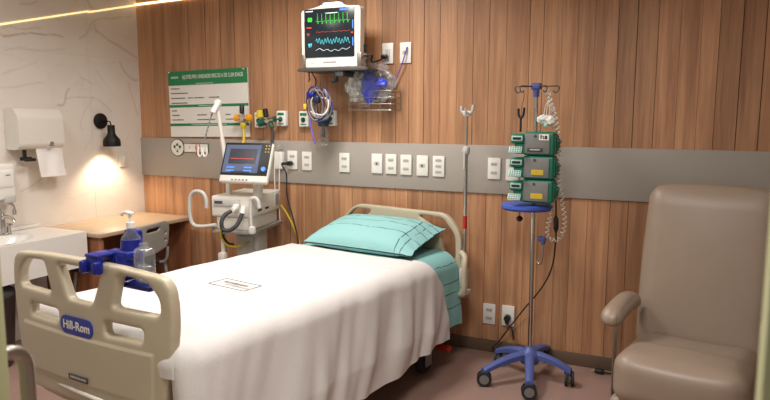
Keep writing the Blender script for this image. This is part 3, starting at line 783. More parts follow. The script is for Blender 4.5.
outlet(388.3, 53.5, 'blank', 'white plate right of the monitor with a black plug in it', name='wall_outlet', yf=D)
outlet(406, 52.8, 'single', 'white plate high on the timber wall, rightmost beside the monitor', name='network_outlet', cat='network outlet', yf=D)
# device box at 278,160 with tray clip
p = at(281, 160, 'y', FB)
g = thing('wall_alarm_box', 'small white box with hanging tubing on the grey band beside the ventilator screen', 'call box', (p.x, FB, p.z))
obj('housing', one(bx, (0, -.018, 0), (.066, .035, .12), .006), M['white'], g)
obj('top_clip', one(lambda b: (tube(b, smooth([(-.03, -.02, .07), (-.02, -.04, .10), (.02, -.04, .105), (.03, -.02, .075)], 5), .006, 8), bx(b, (0, -.02, .075), (.05, .03, .02), .006))), M['clear'], g)
obj('thin_tube', one(lambda b: (tube(b, smooth([(-.02, -.04, .05), (-.022, -.05, -.1), (-.018, -.05, -.3), (-.03, -.05, -.42)], 5), .003, 6), tube(b, smooth([(.015, -.04, .05), (.018, -.05, -.1), (.012, -.05, -.3), (.02, -.05, -.45)], 5), .003, 6))), M['white'], g)
# ================================================================== GAS OUTLETS
def gas(px_, py_, label, colr, knob=True):
    p = at(px_, py_, 'y', D)
    g = thing('gas_outlet', label, 'gas outlet', (p.x, D, p.z))
    obj('housing', one(bx, (0, -.02, 0), (.076, .04, .105), .008, 3), M['white'], g)
    obj('name_strip', one(bx, (0, -.0412, .031), (.052, .002, .018), .0008), M[colr], g)
    obj('port', one(lambda b: (cyl(b, (0, -.04, -.005), (0, -.048, -.005), .016), cyl(b, (0, -.048, -.005), (0, -.056, -.005), .008))), M['darkgreen'], g)
    obj('small_print', one(bx, (0, -.0412, -.036), (.045, .0015, .007)), M['signgreen'], g)
    return g
gas(262, 120, 'leftmost white gas outlet, mostly covered by a green flow regulator', 'yellow')
gas(284, 118.5, 'white gas outlet with a green strip between the regulator and the cable coil', 'signgreen')
gas(306.5, 119, 'white gas outlet partly behind the coil of monitor cables', 'signgreen')
gas(333, 118, 'rightmost white gas outlet, right of the coil of monitor cables', 'signgreen')
p = at(243, 118, 'y', D-.075)
gas_y = thing('air_regulator', 'amber flow regulator with a black knob in front of the white board', 'regulator', (p.x, D, p.z))
obj('wall_port', one(cyl, (0, -.001, 0), (0, -.06, 0), .015), M['chrome'], gas_y)
obj('valve_body', one(lambda b: (cyl(b, (-.035, -.075, 0), (.035, -.075, .005), .014), cyl(b, (0, -.075, -.03), (0, -.075, .03), .012), cyl(b, (0, -.055, 0), (0, -.09, 0), .017))), M['chrome'], gas_y)
for s in (-1, 1): obj('amber_knob', one(lathe, [(.012, 0), (.024, .004), (.026, .03), (.015, .038)], (s*.034, -.075, 0), 14, (s, 0, .1)), M['orange'], gas_y)
obj('black_knob', one(lathe, [(.012, 0), (.017, .004), (.017, .055), (.013, .06)], (-.008, -.075, .03), 14), M['black'], gas_y)
obj('yellow_nut', one(lathe, [(.008, 0), (.022, -.01), (.022, -.025), (.010, -.045)], (0, -.075, -.03), 12), M['yellow'], gas_y)
q = at(248, 141, 'y', D-.2)
hp = smooth([(0, -.075, -.07), (.008, -.078, -.11), (.02, -.1, -.16), (.03, -.14, -.21), (.02, -.16, -.30), (-.0, -.16, -.42)], 6)
obj('yellow_hose', one(tube, hp, .009, 8), M['yellow'], gas_y)
p = at(268, 121, 'y', D-.085)
rg = thing('oxygen_regulator', 'green and chrome flow regulator with a black hose above the ventilator screen', 'regulator', (p.x, D, p.z))
obj('valve_body', one(lambda b: (cyl(b, (-.03, -.085, -.006), (.05, -.085, .012), .016), cyl(b, (0, -.042, 0), (0, -.10, 0), .013))), M['chrome'], rg)
obj('green_collar', one(lambda b: (cyl(b, (-.072, -.088, -.018), (-.03, -.085, -.006), .025), cyl(b, (-.03, -.085, -.006), (-.02, -.085, -.002), .02))), M['darkgreen'], rg)
obj('outlet_nut', one(cyl, (.02, -.085, -.015), (.035, -.085, -.045), .016), M['darkgreen'], rg)
obj('end_nut', one(cyl, (.05, -.085, .012), (.06, -.085, .014), .02), M['darkgreen'], rg)
obj('yellow_cup', one(lathe, [(.012, 0), (.026, .008), (.026, .05), (.018, .056)], (-.062, -.085, .018), 14), M['yellow'], rg)
obj('black_knob', one(lathe, [(.012, 0), (.018, .004), (.018, .055), (.013, .06)], (-.012, -.085, .025), 14, (-.2, 0, 1)), M['black'], rg)
obj('side_stem', one(tube, [(.06, -.085, .014), (.10, -.072, .012)], .006, 8), M['darkgreen'], rg)
obj('black_hose', one(tube, smooth([(.03, -.085, -.04), (.04, -.09, -.09), (.045, -.11, -.16), (.03, -.14, -.26)], 6), .010, 8), M['hose'], rg)

# ================================================================== SIGN BOARD
tl, tr, br_, bl_ = [at(x, y, 'y', D-.012) for x, y in ((168.9, 71), (247.5, 66), (249.7, 134.5), (170.8, 136.8))]
sb = thing('information_board', 'white whiteboard chart with green bands and green title fixed to the timber wall', 'board', (tl.x, D, bl_.z))
W0 = ((tr.x-tl.x)+(br_.x-bl_.x))/2; H0 = ((tl.z-bl_.z)+(tr.z-br_.z))/2
ang = math.atan2(tr.z-tl.z, tr.x-tl.x)*.8
U = Vector((math.cos(ang), 0, math.sin(ang))); V = Vector((-math.sin(ang), 0, math.cos(ang)))
obj('board_panel', one(lambda b: prism(b, [(0, 0), (W0, 0), (W0, H0), (0, H0)], (0, -.014, 0), U, V, (0, .011, 0))), M['pale'], sb)
def strip(x0, x1, z0, z1, m, name='green_band', y_=-.0152, th=.0012):
    return obj(name, one(lambda b: prism(b, [(x0*W0, z0*H0), (x1*W0, z0*H0), (x1*W0, z1*H0), (x0*W0, z1*H0)], (0, y_, 0), U, V, (0, th, 0))), M[m], sb)
strip(0, 1, .785, 1, 'signgreen', 'title_band'); strip(0, 1, .45, .49, 'signgreen'); strip(0, 1, .165, .205, 'signgreen')
def bpt(x, z, y_=-.0155): return U*(x*W0)+V*(z*H0)+Vector((0, y_, 0))
obj('title_lettering', text_bm('AJUSTES PRO UNIDADES RISCOS A DE CLIM IDADE', .040, bpt(.57, .905), U, V, .0008, sx=.61, bold=.0002), M['pale'], sb)
bm = B()
for k in range(7): bx(bm, bpt(.045+.014*k, .905-.0*k), (.008, .0016, .014))
obj('small_mark', bm, M['mint'], sb)
bm = B()
random.seed(3)
for z_, segs in ((.735, ((.03, .14),)), (.665, ((.03, .24),)), (.59, ((.03, .055), (.07, .2), (.25, .31), (.33, .45), (.52, .64))), (.515, ((.03, .24),)), (.40, ((.03, .09),)), (.33, ((.03, .11), (.36, .47), (.72, .77))), (.26, ((.03, .17), (.36, .58), (.72, .84)))):
    for a, b_ in segs:
        x_ = a
        while x_ < b_:
            w_ = random.uniform(.006, .016)
            prism(bm, [(x_*W0, z_*H0-.004), ((x_+w_)*W0, z_*H0-.004), ((x_+w_)*W0, z_*H0+.004), (x_*W0, z_*H0+.004)], (0, -.0150, 0), U, V, (0, .0008, 0)); x_ += w_+.003
obj('form_print', bm, M['ink'], sb)
bm = B()
for z_, a, b_ in ((.803, .36, .58), (.47, .38, .56), (.186, .28, .72)):
    x_ = a
    while x_ < b_:
        w_ = random.uniform(.006, .014); prism(bm, [(x_*W0, z_*H0-.003), ((x_+w_)*W0, z_*H0-.003), ((x_+w_)*W0, z_*H0+.003), (x_*W0, z_*H0+.003)], (0, -.0158, 0), U, V, (0, .0008, 0)); x_ += w_+.003
obj('band_print', bm, M['mint'], sb)
for a, b_ in ((.02, .985), (.965, .985)): 
    c_ = bpt(a, b_, -.018); obj('corner_pin', one(lathe, [(.008, .006), (.008, -.002), (.003, -.006)], c_, 12, (0, 1, 0)), M['chrome'], sb)

# pain scale key sign
p = at(178, 147.5, 'y', FB)
ks = thing('scale_sign', 'key shaped white sign with small symbols hung on the grey band below the board', 'sign', (p.x, FB, p.z))
L_ = at(208, 148, 'y', FB).x-p.x
obj('sign_body', one(lambda b: (cyl(b, (0, -.001, 0), (0, -.006, 0), .066, n=32), bx(b, (L_*.62, -.0035, 0), (L_*.80, .005, .07), .001))), M['darkgreen'], ks)
obj('sign_face', one(lambda b: (cyl(b, (0, -.0045, 0), (0, -.0075, 0), .060, n=32), bx(b, (L_*.62, -.006, 0), (L_*.77, .003, .061), .001))), M['pale'], ks)
bm = B()
for k, (a, b_) in enumerate(((0, .022), (-.026, .006), (.026, .006), (0, -.028))): cyl(bm, (a, -.0072, b_), (a, -.0085, b_), .0115 if k < 3 else .009, n=12)
for k in range(6): bx(bm, (-.02+k*.008, -.008, -.012), (.005, .001, .004))
obj('printed_dots', bm, M['darkgreen'], ks)
bm = B()
for k, t in enumerate('1578'): merge(bm, text_bm(t, .03, (L_*(.42+k*.2), -.0078, 0), X, Z, .001))
obj('printed_numbers', bm, M['ink'], ks)
bm = B(); xx = L_*.70
for (c, s) in (((xx-.016, -.010, -.008), (.004, .004, .085)), ((xx+.016, -.010, -.008), (.004, .004, .085)), ((xx, -.010, .034), (.036, .004, .004)), ((xx, -.010, -.05), (.036, .004, .004))): bx(bm, c, s, .001)
obj('red_slider', bm, M['red'], ks)

# ================================================================== VENTILATOR
vy = 3.36
pv = at(252, 232, 'y', 3.30)
VR = math.radians(11)
ven = thing('ventilator', 'white hospital ventilator with a tilted screen on a wheeled column', 'ventilator', (pv.x, 3.30, 0), VR)
VM = Matrix.Translation(ven.location) @ Matrix.Rotation(VR, 4, 'Z'); VI = VM.inverted()
def vl(x, y, ly):   # ventilator-local point on its plane y=ly
    d = RT*((x-385)/FPX)+UP*((200-y)/FPX)+FW
    c = VI @ CAM; dl = VI.to_3x3() @ d
    return c+dl*((ly-c.y)/dl.y)
zb_, zt_ = vl(252, 231, 0).z, vl(252, 197, 0).z      # box bottom/top at the near corner
wL = vl(211.5, 214, 0).x
BWd, BDp = -wL, .45
zm = zb_+(zt_-zb_)*.38
body = obj('housing', one(lambda b: (bx(b, (wL/2, BDp/2, (zm+zt_)/2), (BWd, BDp, zt_-zm), .012, 3), bx(b, (wL/2+.004, BDp/2, (zm+zb_)/2+.0), (BWd-.045, BDp-.03, zm-zb_+.01), .01, 3))), M['offwhite'], ven)
obj('front_panel', one(bx, (wL*.60, -.003, zt_-.042), (BWd*.66, .008, .045), .003), M['lightgrey'], body)
obj('maker_mark', one(bx, (wL*.80, -.008, zt_-.040), (BWd*.2, .002, .018), .001), M['darkgrey'], body)
obj('side_vent', one(lambda b: (bx(b, (.001, .12, zm+.035), (.004, .055, .014), .002), bx(b, (.001, .23, zm+.035), (.004, .055, .014), .002))), M['black'], body)
sl = obj('side_label', one(bx, (.001, BDp-.06, zt_-.06), (.003, .07, .085), .0008), M['lightgrey'], body)
bm = B()
for k in range(7): bx(bm, (.0032, BDp-.06, zt_-.03-k*.0105), (.001, .055 if k % 2 else .04, .004))
obj('label_print', bm, M['darkgrey'], sl)
# base tray and column
obj('tray', one(bx, (wL/2+.01, BDp/2, zb_-.014), (BWd+.0, BDp+.04, .022), .006), M['greymetal'], ven)
obj('column', one(lambda b: (bx(b, (wL/2+.03, BDp/2, (zb_-.026+.16)/2), (.16, .15, zb_-.026-.16), .012), bx(b, (wL/2+.03, BDp/2-.08, (zb_-.03+.16)/2+.02), (.10, .012, zb_-.3), .004))), M['lightgrey'], ven)
obj('thin_post', one(lambda b: (tube(b, [(wL+.06, .03, .16), (wL+.06, .03, zb_-.025)], .014, 10), bx(b, (wL+.06, .02, zb_-.19), (.05, .05, .08), .012))), M['offwhite'], ven)
obj('cart_base', one(bx, (wL/2, BDp/2, .13), (.46, .46, .06), .025, 3), M['lightgrey'], ven)
for sx_ in (-.19, .19):
    for sy2 in (-.19, .19): obj('castor', one(lambda b: (cyl(b, (wL/2+sx_-.014, BDp/2+sy2, .045), (wL/2+sx_+.014, BDp/2+sy2, .045), .044), bx(b, (wL/2+sx_, BDp/2+sy2, .09), (.04, .05, .03), .008))), M['darkgrey'], ven)
# hooked handle at left
hpts = [vl(x, y, -.02) for x, y in ((206.5, 208), (206, 199), (202, 192.5), (195, 191.5), (190.5, 196), (189.5, 206), (190.5, 218), (194, 225), (202, 226.5), (216, 225))]
obj('side_handle', one(tube, smooth(hpts, 5), .0125, 12), M['lightgrey'], ven)
# front right hanging arm
hpts = [vl(x, y, -.035) for x, y in ((251, 199), (255, 198), (258, 201), (259.5, 208))]
hp2 = [vl(x, y, -.035) for x, y in ((251, 199), (250.5, 212), (251.5, 230))]
obj('front_bracket', one(lambda b: (tube(b, smooth(hpts, 4), .0125, 10), tube(b, smooth(hp2, 4), .011, 10), lathe(b, [(.008, -.028), (.024, -.02), (.026, 0), (.022, .018), (.01, .026)], vl(252, 230, -.035), 16))), M['lightgrey'], ven)
hpts = [vl(x, y, d_) for x, y, d_ in ((231.5, 211, -.04), (225, 215, -.07), (221.5, 222, -.09), (223, 229, -.09), (229, 230.5, -.09), (236, 226, -.08), (240, 219, -.06), (242.5, 212, -.04))]
hs = obj('breathing_hose', one(tube, smooth(hpts, 6), .0132, 12), M['hose'], ven)
obj('hose_port', one(lambda b: (cyl(b, vl(232, 210, -.045), vl(237, 209, -.0), .017), cyl(b, vl(242.3, 213.5, -.045), vl(244, 206, -.03), .016), bx(b, vl(236, 207, -.02), (.035, .04, .035), .01))), M['white'], hs)
hpts = [vl(x, y, d_) for x, y, d_ in ((222, 220, -.03), (220.5, 232, -.02), (223, 240, .0), (229, 246, .03), (240, 246, .08), (252, 240, .16))]
obj('yellow_hose', one(tube, smooth(hpts, 6), .006, 8), M['yellow'], ven)
hpts = [vl(x, y, d_) for x, y, d_ in ((223, 228, -.03), (223, 236, -.0), (228, 243, .03), (234, 244, .05))]
obj('black_hose', one(tube, smooth(hpts, 6), .007, 8), M['rubber'], ven)
# display
dc = vl(247, 180, .03); 
dsp = obj('display', B(), M['offwhite'], ven)
bm = B(); dW, dH, dT = .335, .265, .04
bx(bm, (0, 0, 0), (dW, dT, dH), .014, 3)
bm2 = B(); 
tilt = Matrix.Rotation(math.radians(-24), 4, 'X'); pose = Matrix.Translation(vl(247, 163.5, .02)) @ Matrix.Rotation(math.radians(-3), 4, 'Z') @ tilt
def posed(bm): bmesh.ops.transform(bm, matrix=pose, verts=bm.verts); return bm
bmesh.ops.recalc_face_normals(bm, faces=bm.faces); posed(bm); bm.to_mesh(dsp.data); bm.free(); finish(dsp.data)
obj('bezel', posed(one(bx, (0, -dT/2-.001, .022), (dW-.012, .006, dH-.05), .003)), M['black'], dsp)
scr = obj('screen', posed(one(bx, (-.028, -dT/2-.0045, .022), (dW-.09, .003, dH-.08), .001)), M['vscreen'], dsp)
bm = B(); bx(bm, (-.022, -dT/2-.0065, .038), (.19, .001, .10)); bx(bm, (-.022, -dT/2-.0065, -.065), (.13, .001, .012))
obj('dark_panel', posed(bm), M['sdark'], dsp)
bm = B()
for k in range(18): bx(bm, (-.10+k*.009, -dT/2-.0075, .022), (.0055, .001, .005))
obj('red_readout', posed(bm), M['sred'], dsp)
bm = B()
for r_ in range(2):
    for k in range(2): bx(bm, (-.095+k*.12, -dT/2-.0065, -.035-r_*.022), (.055, .001, .008), 0)
obj('soft_buttons', posed(bm), M['sblue'], dsp)
obj('dial', posed(one(cyl, (dW/2-.03, -dT/2-.004, -.045), (dW/2-.03, -dT/2-.018, -.045), .014)), M['sblue'], dsp)
bm = B()
for k in range(6): bx(bm, (dW/2-.04+(k % 2)*.02, -dT/2-.005, .11-(k//2)*.02), (.008, .003, .007), .001)
obj('yellow_keys', posed(bm), M['yellow'], dsp)
bm = B()
for k in range(5): bx(bm, (-.07+k*.025, -dT/2-.001, -dH/2+.018), (.014, .004, .009), .002)
obj('front_keys', posed(bm), M['midgrey'], dsp)
obj('display_neck', one(bx, vl(258, 190, .10), (.05, .06, .10), .01), M['offwhite'], ven)
obj('display_strut', one(bx, vl(229, 190, .10), (.03, .04, .09), .01), M['offwhite'], ven)
# support arm
ap = [vl(x, y, .16) for x, y in ((229, 187), (224, 150), (217.5, 108))]
obj('support_arm', one(tube, ap, [.016, .015, .013], 12), M['offwhite'], ven)
obj('arm_joint', one(lambda b: (tube(b, [vl(219, 101, .15), vl(212.5, 113, .10)], .018, 12), lathe(b, [(.01, -.02), (.02, -.015), (.02, .015), (.01, .02)], vl(218, 103, .15), 14, (1, 0, 0)))), M['white'], ven)
obj('arm_rod', one(tube, [vl(212.5, 112, .10), vl(208, 127, .06), vl(204, 142, .03)], .0042, 8), M['midgrey'], ven)
bm = B()
for k in range(6):
    a, b_ = vl(212.5, 112, .10), vl(204, 142, .03); cyl(bm, a.lerp(b_, .08+k*.13), a.lerp(b_, .13+k*.13), .0056, n=8)
obj('rod_rings', bm, M['black'], ven)
obj('tube_clip', one(lambda b: [(tube(b, smooth([vl(x+dx, y, .02) for x, y in ((199, 147), (198, 153), (200, 156.5), (202, 153), (201.5, 147))], 4), .005, 8)) for dx in (0, 5)]), M['white'], ven)

# loose cable from wall outlet to floor
p = at(293, 163, 'y', D)
a = Vector((p.x, FB-.03, p.z))
bm = B(); pts = [a, a+Vector((-.03, -.05, -.0)), at(286.5, 175, 'y', D-.07), at(287, 195, 'y', D-.06), at(293, 218, 'y', D-.06), at(298, 240, 'y', D-.06), at(299, 262, 'y', D-.06), at(298, 290, 'y', D-.05)]
pts = smooth(pts, 6); tube(bm, pts, .005, 8)
cb = thing('power_cable', 'black cable looping down from the grey band outlet beside the pillow', 'cable', (0, 0, 0))
obj('cord', bm, M['rubber'], cb)
obj('plug', one(lambda b: (cyl(b, (a.x, FB-.012, a.z), (a.x, FB-.045, a.z), .017), tube(b, [(a.x, FB-.035, a.z), a+Vector((-.03, -.05, -.0))], .009, 8))), M['black'], cb)
bm = B(); pts = smooth([at(281, 205, 'y', D-.07), at(287, 214, 'y', D-.05), at(293, 226, 'y', D-.05), at(299, 242, 'y', D-.05), at(303, 262, 'y', D-.05)], 6); tube(bm, pts, .0055, 8)
tag(obj('gas_hose', bm, M['yellow']), 'thin yellow hose slanting down behind the ventilator to the bed head', 'hose')

# ================================================================== PATIENT MONITOR
my = 3.52
sh_z = at(333, 68.5, 'y', my).z
ca, cbx = at(297, 68, 'y', my), at(368, 68, 'y', my)
sf = thing('monitor_shelf', 'dark metal shelf bracket carrying the vital signs monitor on the wall', 'shelf', ((ca.x+cbx.x)/2, my, sh_z))
SW = cbx.x-ca.x; SD = D-my
obj('shelf_plate', one(bx, (0, SD/2-.01, -.006), (SW, SD-.02, .010), .002), M['darkgrey'], sf)
obj('front_lip', one(bx, (-.0, -.001, -.004), (SW*.96, .006, .02), .002), M['darkgrey'], sf)
for s, x_ in ((-1, -SW*.43), (1, SW*.40)): obj('side_clip', one(lambda b: (bx(b, (x_, .04, .045), (.006, .07, .09), .002), bx(b, (x_-s*.012, .006, .045), (.028, .006, .09), .002))), M['steel'], sf)
obj('wall_arm', one(lambda b: (bx(b, (.05, SD/2, -.03), (.05, SD-.012, .035), .005), bx(b, (.05, SD-.012, -.05), (.10, .012, .16), .003))), M['darkgrey'], sf)
obj('cable_hook', one(lambda b: (tube(b, smooth([(-SW*.36, .03, -.012), (-SW*.36, .03, -.06), (-SW*.33, .0, -.075), (-SW*.31, .0, -.055)], 4), .004, 8), bx(b, (.02, .02, -.05), (.02, .03, .06), .004), bx(b, (-.0, .02, -.075), (.025, .02, .02), .004))), M['black'], sf)
m0, m1 = at(302, 66.5, 'y', my+.02), at(360.5, 66.5, 'y', my+.02); mt_ = at(333, 3.5, 'y', my+.02)
mW = m1.x-m0.x; mH = mt_.z-sh_z-.006
mo = thing('patient_monitor', 'white vital signs monitor with green and cyan traces on the wall shelf', 'monitor', ((m0.x+m1.x)/2, my+.02, sh_z+.002))
fr = roundpoly([(-mW/2+.004, 0), (-mW/2, mH*.93), (-mW*.24, mH*.97), (-mW*.16, mH*1.0), (mW*.20, mH*1.0), (mW*.27, mH*.97), (mW/2, mH*.95), (mW/2-.004, 0)], [.012, .02, .01, .01, .01, .01, .02, .012])
bm = B(); prism(bm, fr, (0, 0, 0), X, Z, (0, .05, 0))
prism(bm, [(x*.95, .008+z*.95) for x, z in fr], (0, .05, 0), X, Z, (0, .025, 0))
hs_ = obj('housing', bm, M['white'], mo, 35)
obj('front_rim', one(lambda b: prism(b, [(x*.955, .010+z*.955) for x, z in fr], (0, -.006, 0), X, Z, (0, .007, 0))), M['offwhite'], hs_)
obj('alarm_light', one(lambda b: (bx(b, (mW*.02, .02, mH*1.0+.002), (mW*.30, .05, .022), .009, 3))), M['alarm'], mo)
sW, sH = mW*.845, mH*.76; scx, scz = -mW*.012, mH*.56
sc = obj('screen', one(bx, (scx, -.008, scz), (sW, .006, sH), .002), M['screen'], mo)
def traces(fn, n, x0, x1, r=.0011):
    bm = B(); pts = [Vector((x0+(x1-x0)*i/n, -.0125, fn(i/n))) for i in range(n+1)]; tube(bm, pts, r, 5); return bm
XA, XB = scx-sW*.26, scx+sW*.42
def ecg(t): 
    f = (t*8) % 1; return scz+sH*(.24 + (.16 if .35 < f < .5 else (-.05 if .5 <= f < .6 else 0)))
obj('green_trace', traces(ecg, 96, XA, XB), M['sgreen'], sc)
bm = traces(lambda t: scz+sH*(-.17+.05*math.sin(t*75)+.02*math.sin(t*23)), 120, XA, XB, .001); obj('cyan_trace', bm, M['scyan'], sc)
bm = traces(lambda t: scz+sH*(-.35+.035*math.sin(t*11)*math.sin(t*17)), 60, XA, XB, .001); obj('white_trace', bm, M['swhite'], sc)
def ro(s, size, u, w, m, nm): obj(nm, text_bm(s, size, (scx+sW*u, -.0115, scz+sH*w), X, Z, .001, sx=.9, bold=.0006), M[m], sc)
obj('dim_red_trace', traces(lambda t: scz+sH*(.02+.006*math.sin(t*40)), 60, XA, XB, .0008), M['sred'], sc)
ro('80', .036, -.38, .28, 'sgreen', 'heart_rate_reading'); ro('97', .030, -.38, -.25, 'scyan', 'oxygen_reading'); ro('12', .022, -.42, -.02, 'sred', 'pressure_reading')
bm = B()
for k in range(7): bx(bm, (scx+sW*(-.46+.022*k), -.0115, scz+sH*.455), (.005, .001, .006))
for k in range(8): bx(bm, (scx+sW*(-.05+.03*k), -.0115, scz+sH*.40), (.009, .001, .004))
obj('status_text', bm, M['swhite'], sc)
bm = B(); bx(bm, (scx+sW*.30, -.0115, scz+sH*.455), (sW*.16, .001, .010)); bx(bm, (scx+sW*.475, -.0115, scz+sH*.15), (.006, .001, .05)); bx(bm, (scx+sW*.475, -.0115, scz-sH*.2), (.006, .001, .05))
obj('status_bar', bm, M['sblue'], sc)
bm = B()
for k in range(5): bx(bm, (scx-sW*(.44-.02*k), -.0115, scz+sH*(.12)), (.007, .001, .006))
bx(bm, (scx+sW*.46, -.0115, scz-sH*.02), (.012, .001, .008)); obj('red_marks', bm, M['sred'], sc)
bm = B()
for k in range(11): bx(bm, (-.045+k*.0085, -.0075, mH*.10), (.006, .001, .007))
obj('front_mark', bm, M['midgrey'], mo)
obj('power_light', one(cyl, (-mW*.31, -.006, mH*.09), (-mW*.31, -.009, mH*.09), .004), M['sgreen'], mo)
obj('side_port', one(lambda b: (bx(b, (mW*.49, .06, .04), (.02, .05, .07), .006), bx(b, (mW*.485, .07, .12), (.01, .05, .05), .005))), M['black'], mo)
# cables of the monitor
pp = at(386.5, 57, 'y', D)
bm = B(); tube(bm, smooth([(m1.x+.0, my+.08, at(362, 55, 'y', my).z), (m1.x+.05, my+.07, at(369, 54, 'y', my).z), at(371.5, 60, 'y', my+.1), at(373, 62, 'y', my+.15), at(380, 60, 'y', D-.04), (pp.x, D-.035, pp.z)], 6), .006, 8)
mc = thing('monitor_cable', 'black cable running from the monitor side to the wall plate', 'cable', (0, 0, 0)); obj('cord', bm, M['rubber'], mc)
obj('plug', one(lambda b: (bx(b, (pp.x, D-.032, pp.z), (.045, .03, .026), .01))), M['black'], mc)
pp = at(406.5, 53, 'y', D)
bm = B(); tube(bm, smooth([(pp.x+.012, D-.018, pp.z+.035), (pp.x+.0, D-.03, pp.z-.02), at(402, 64, 'y', D-.03), at(397, 76, 'y', D-.03), at(392, 86, 'y', D-.03)], 6), .004, 8)
tag(obj('network_cable', bm, M['purple']), 'thin violet cable hanging from the rightmost high wall plate', 'cable')

# coil of leads
cc_ = at(319, 105, 'y', 3.60)
cl_ = thing('cable_coil', 'bundle of coiled monitor leads hanging below the monitor shelf', 'cable coil', cc_)
random.seed(11)
def loop(rx, rz, ox, oz, oy, ph, n=30, wob=.008):
    return [Vector((ox+rx*math.cos(2*PI*i/n), oy+.015*math.sin(4*PI*i/n+ph)+wob*random.uniform(-.3, .3), oz+rz*math.sin(2*PI*i/n)+wob*math.sin(6*PI*i/n+ph))) for i in range(n)]
for k, (m_, r_) in enumerate((('blue', .005), ('blue', .005), ('midgrey', .0045), ('lightgrey', .004), ('darkgrey', .004), ('deskwood', .004), ('hose', .005), ('offwhite', .005), ('lightgrey', .006), ('purple', .005), ('darkgrey', .005), ('offwhite', .005), ('midgrey', .006), ('midgrey', .005))):
    bm = B(); tube(bm, loop(random.uniform(.045, .080), random.uniform(.06, .105), random.uniform(-.02, .025)-(.03 if k < 2 else 0), random.uniform(-.015, .015), random.uniform(-.03, .03), random.uniform(0, 6)), r_, 7, closed=True)
    obj('lead', bm, M[m_], cl_)
obj('dark_clump', one(bx, (.005, -.035, .035), (.05, .04, .055), .018, 3), mat('navy_plastic', (22, 26, 60), .5), cl_)
obj('blue_clump', one(lambda b: ( bx(b, (-.045, -.02, .065), (.06, .04, .04), .015, 3))), M['blue'], cl_)
obj('yellow_clip', one(bx, (-.085, -.03, -.01), (.02, .015, .035), .004), M['yellow'], cl_)
obj('hanging_lead', one(tube, smooth([(-.045, -.03, -.09), (-.04, -.03, -.15), (-.02, -.035, -.21), (-.01, -.035, -.245)], 5), .006, 8), M['purple'], cl_)
obj('upper_loop', one(tube, smooth([(-.03, .0, .10), (-.02, .0, .15), (-.035, -.01, .19), (-.05, -.02, .22), (-.065, -.03, .235)], 5), .004, 8), M['black'], cl_)
# suction bottle
pb = at(323.5, 146.5, 'y', D-.07)
su = thing('suction_bottle', 'clear suction jar with a dark teal head on the wall below the cable coil', 'suction bottle', (pb.x, D-.07, pb.z))
jar = obj('jar', one(lathe, [(.034, 0), (.038, .006), (.038, .115), (.030, .13)], (0, 0, 0)), M['clear'], su)
obj('inner_tube', one(lambda b: (cyl(b, (0, 0, .06), (0, 0, .125), .010), cyl(b, (0, 0, .06), (0, 0, .085), .014))), M['darkgrey'], su)
obj('regulator_head', one(lambda b: (lathe(b, [(.03, .132), (.036, .14), (.036, .165), (.02, .175), (.02, .19)], (0, 0, 0)), cyl(b, (-.05, 0, .17), (.05, 0, .17), .012), cyl(b, (0, -.035, .165), (0, -.01, .165), .022), cyl(b, (0, 0, .17), (0, .065, .17), .012))), mat('dark_teal_plastic', (28, 62, 78), .4), su)

# ================================================================== WIRE BASKET + BAG
b0, b1 = at(349, 109, 'y', 3.66), at(391, 109, 'y', 3.66)
bt_, bb_ = at(345, 93, 'y', 3.66).z, at(345, 110, 'y', 3.66).z
bk_ = thing('wire_basket', 'chrome wire wall basket under the monitor holding a clear bag', 'basket', ((b0.x+b1.x)/2, 3.66, bb_))
bw = b1.x-b0.x; bd_ = D-3.66-.006; bh = bt_-bb_+.012
for k in range(4):
    z_ = bh*k/3; obj('rim_wire', one(lambda b: tube(b, [(-bw/2, bd_, z_), (-bw/2, 0, z_), (bw/2, 0, z_), (bw/2, bd_, z_)], .0028, 6)), M['chrome'], bk_)
for k in range(5):
    x_ = -bw/2+bw*k/4; obj('bottom_wire', one(lambda b: tube(b, [(x_, 0, bh), (x_, 0, 0), (x_, bd_, 0), (x_, bd_, bh)], .0022, 6)), M['chrome'], bk_)
obj('back_wire', one(lambda b: [tube(b, [(-bw/2, bd_, z), (bw/2+.0, bd_, z)], .0022, 6) for z in (0, bh/3, bh*2/3, bh)]), M['chrome'], bk_)
def lumpy(c, s, seed, m, name, parent, amp=.35, fr=7, sub=4, sharp=False):
    bm = B(); bmesh.ops.create_icosphere(bm, subdivisions=sub, radius=1)
    for v in bm.verts:
        d = v.co.copy(); n_ = noise.noise(d*fr*.35+Vector((seed, 0, 0)))+.5*noise.noise(d*fr+Vector((0, seed, 0)))
        if sharp: n_ = n_+.4*abs(noise.noise(d*fr*1.6+Vector((seed, seed, 0))))
        v.co = Vector((d.x*s[0], d.y*s[1], d.z*s[2]))*(1+amp*n_)+Vector(c)
    return obj(name, bm, m, parent, 180 if not sharp else 30)
pc = at(368, 87, 'y', 3.715)
bg = thing('clear_bag', 'crinkled clear plastic bag holding something royal blue, sitting in the wire basket', 'plastic bag', pc)
lumpy((.01, .0, .02), (.15, .07, .125), 3, M['bag'], 'bag_film', bg, .3, 7, 5, True)
lumpy((.03, -.03, .0), (.062, .03, .09), 8, M['bagblue'], 'blue_contents', bg, .3, 5, 4)
lumpy((.10, -.03, .02), (.05, .03, .032), 9, M['bagblue'], 'blue_contents', bg, .25, 5, 4)
lumpy((-.07, -.01, .01), (.06, .05, .085), 12, mat('crumpled_white_film', (214, 214, 208), .35), 'white_contents', bg, .5, 9, 4, True)
lumpy((.06, .02, -.055), (.09, .045, .03), 15, M['lightgrey'], 'white_contents', bg, .4, 9, 4, True)

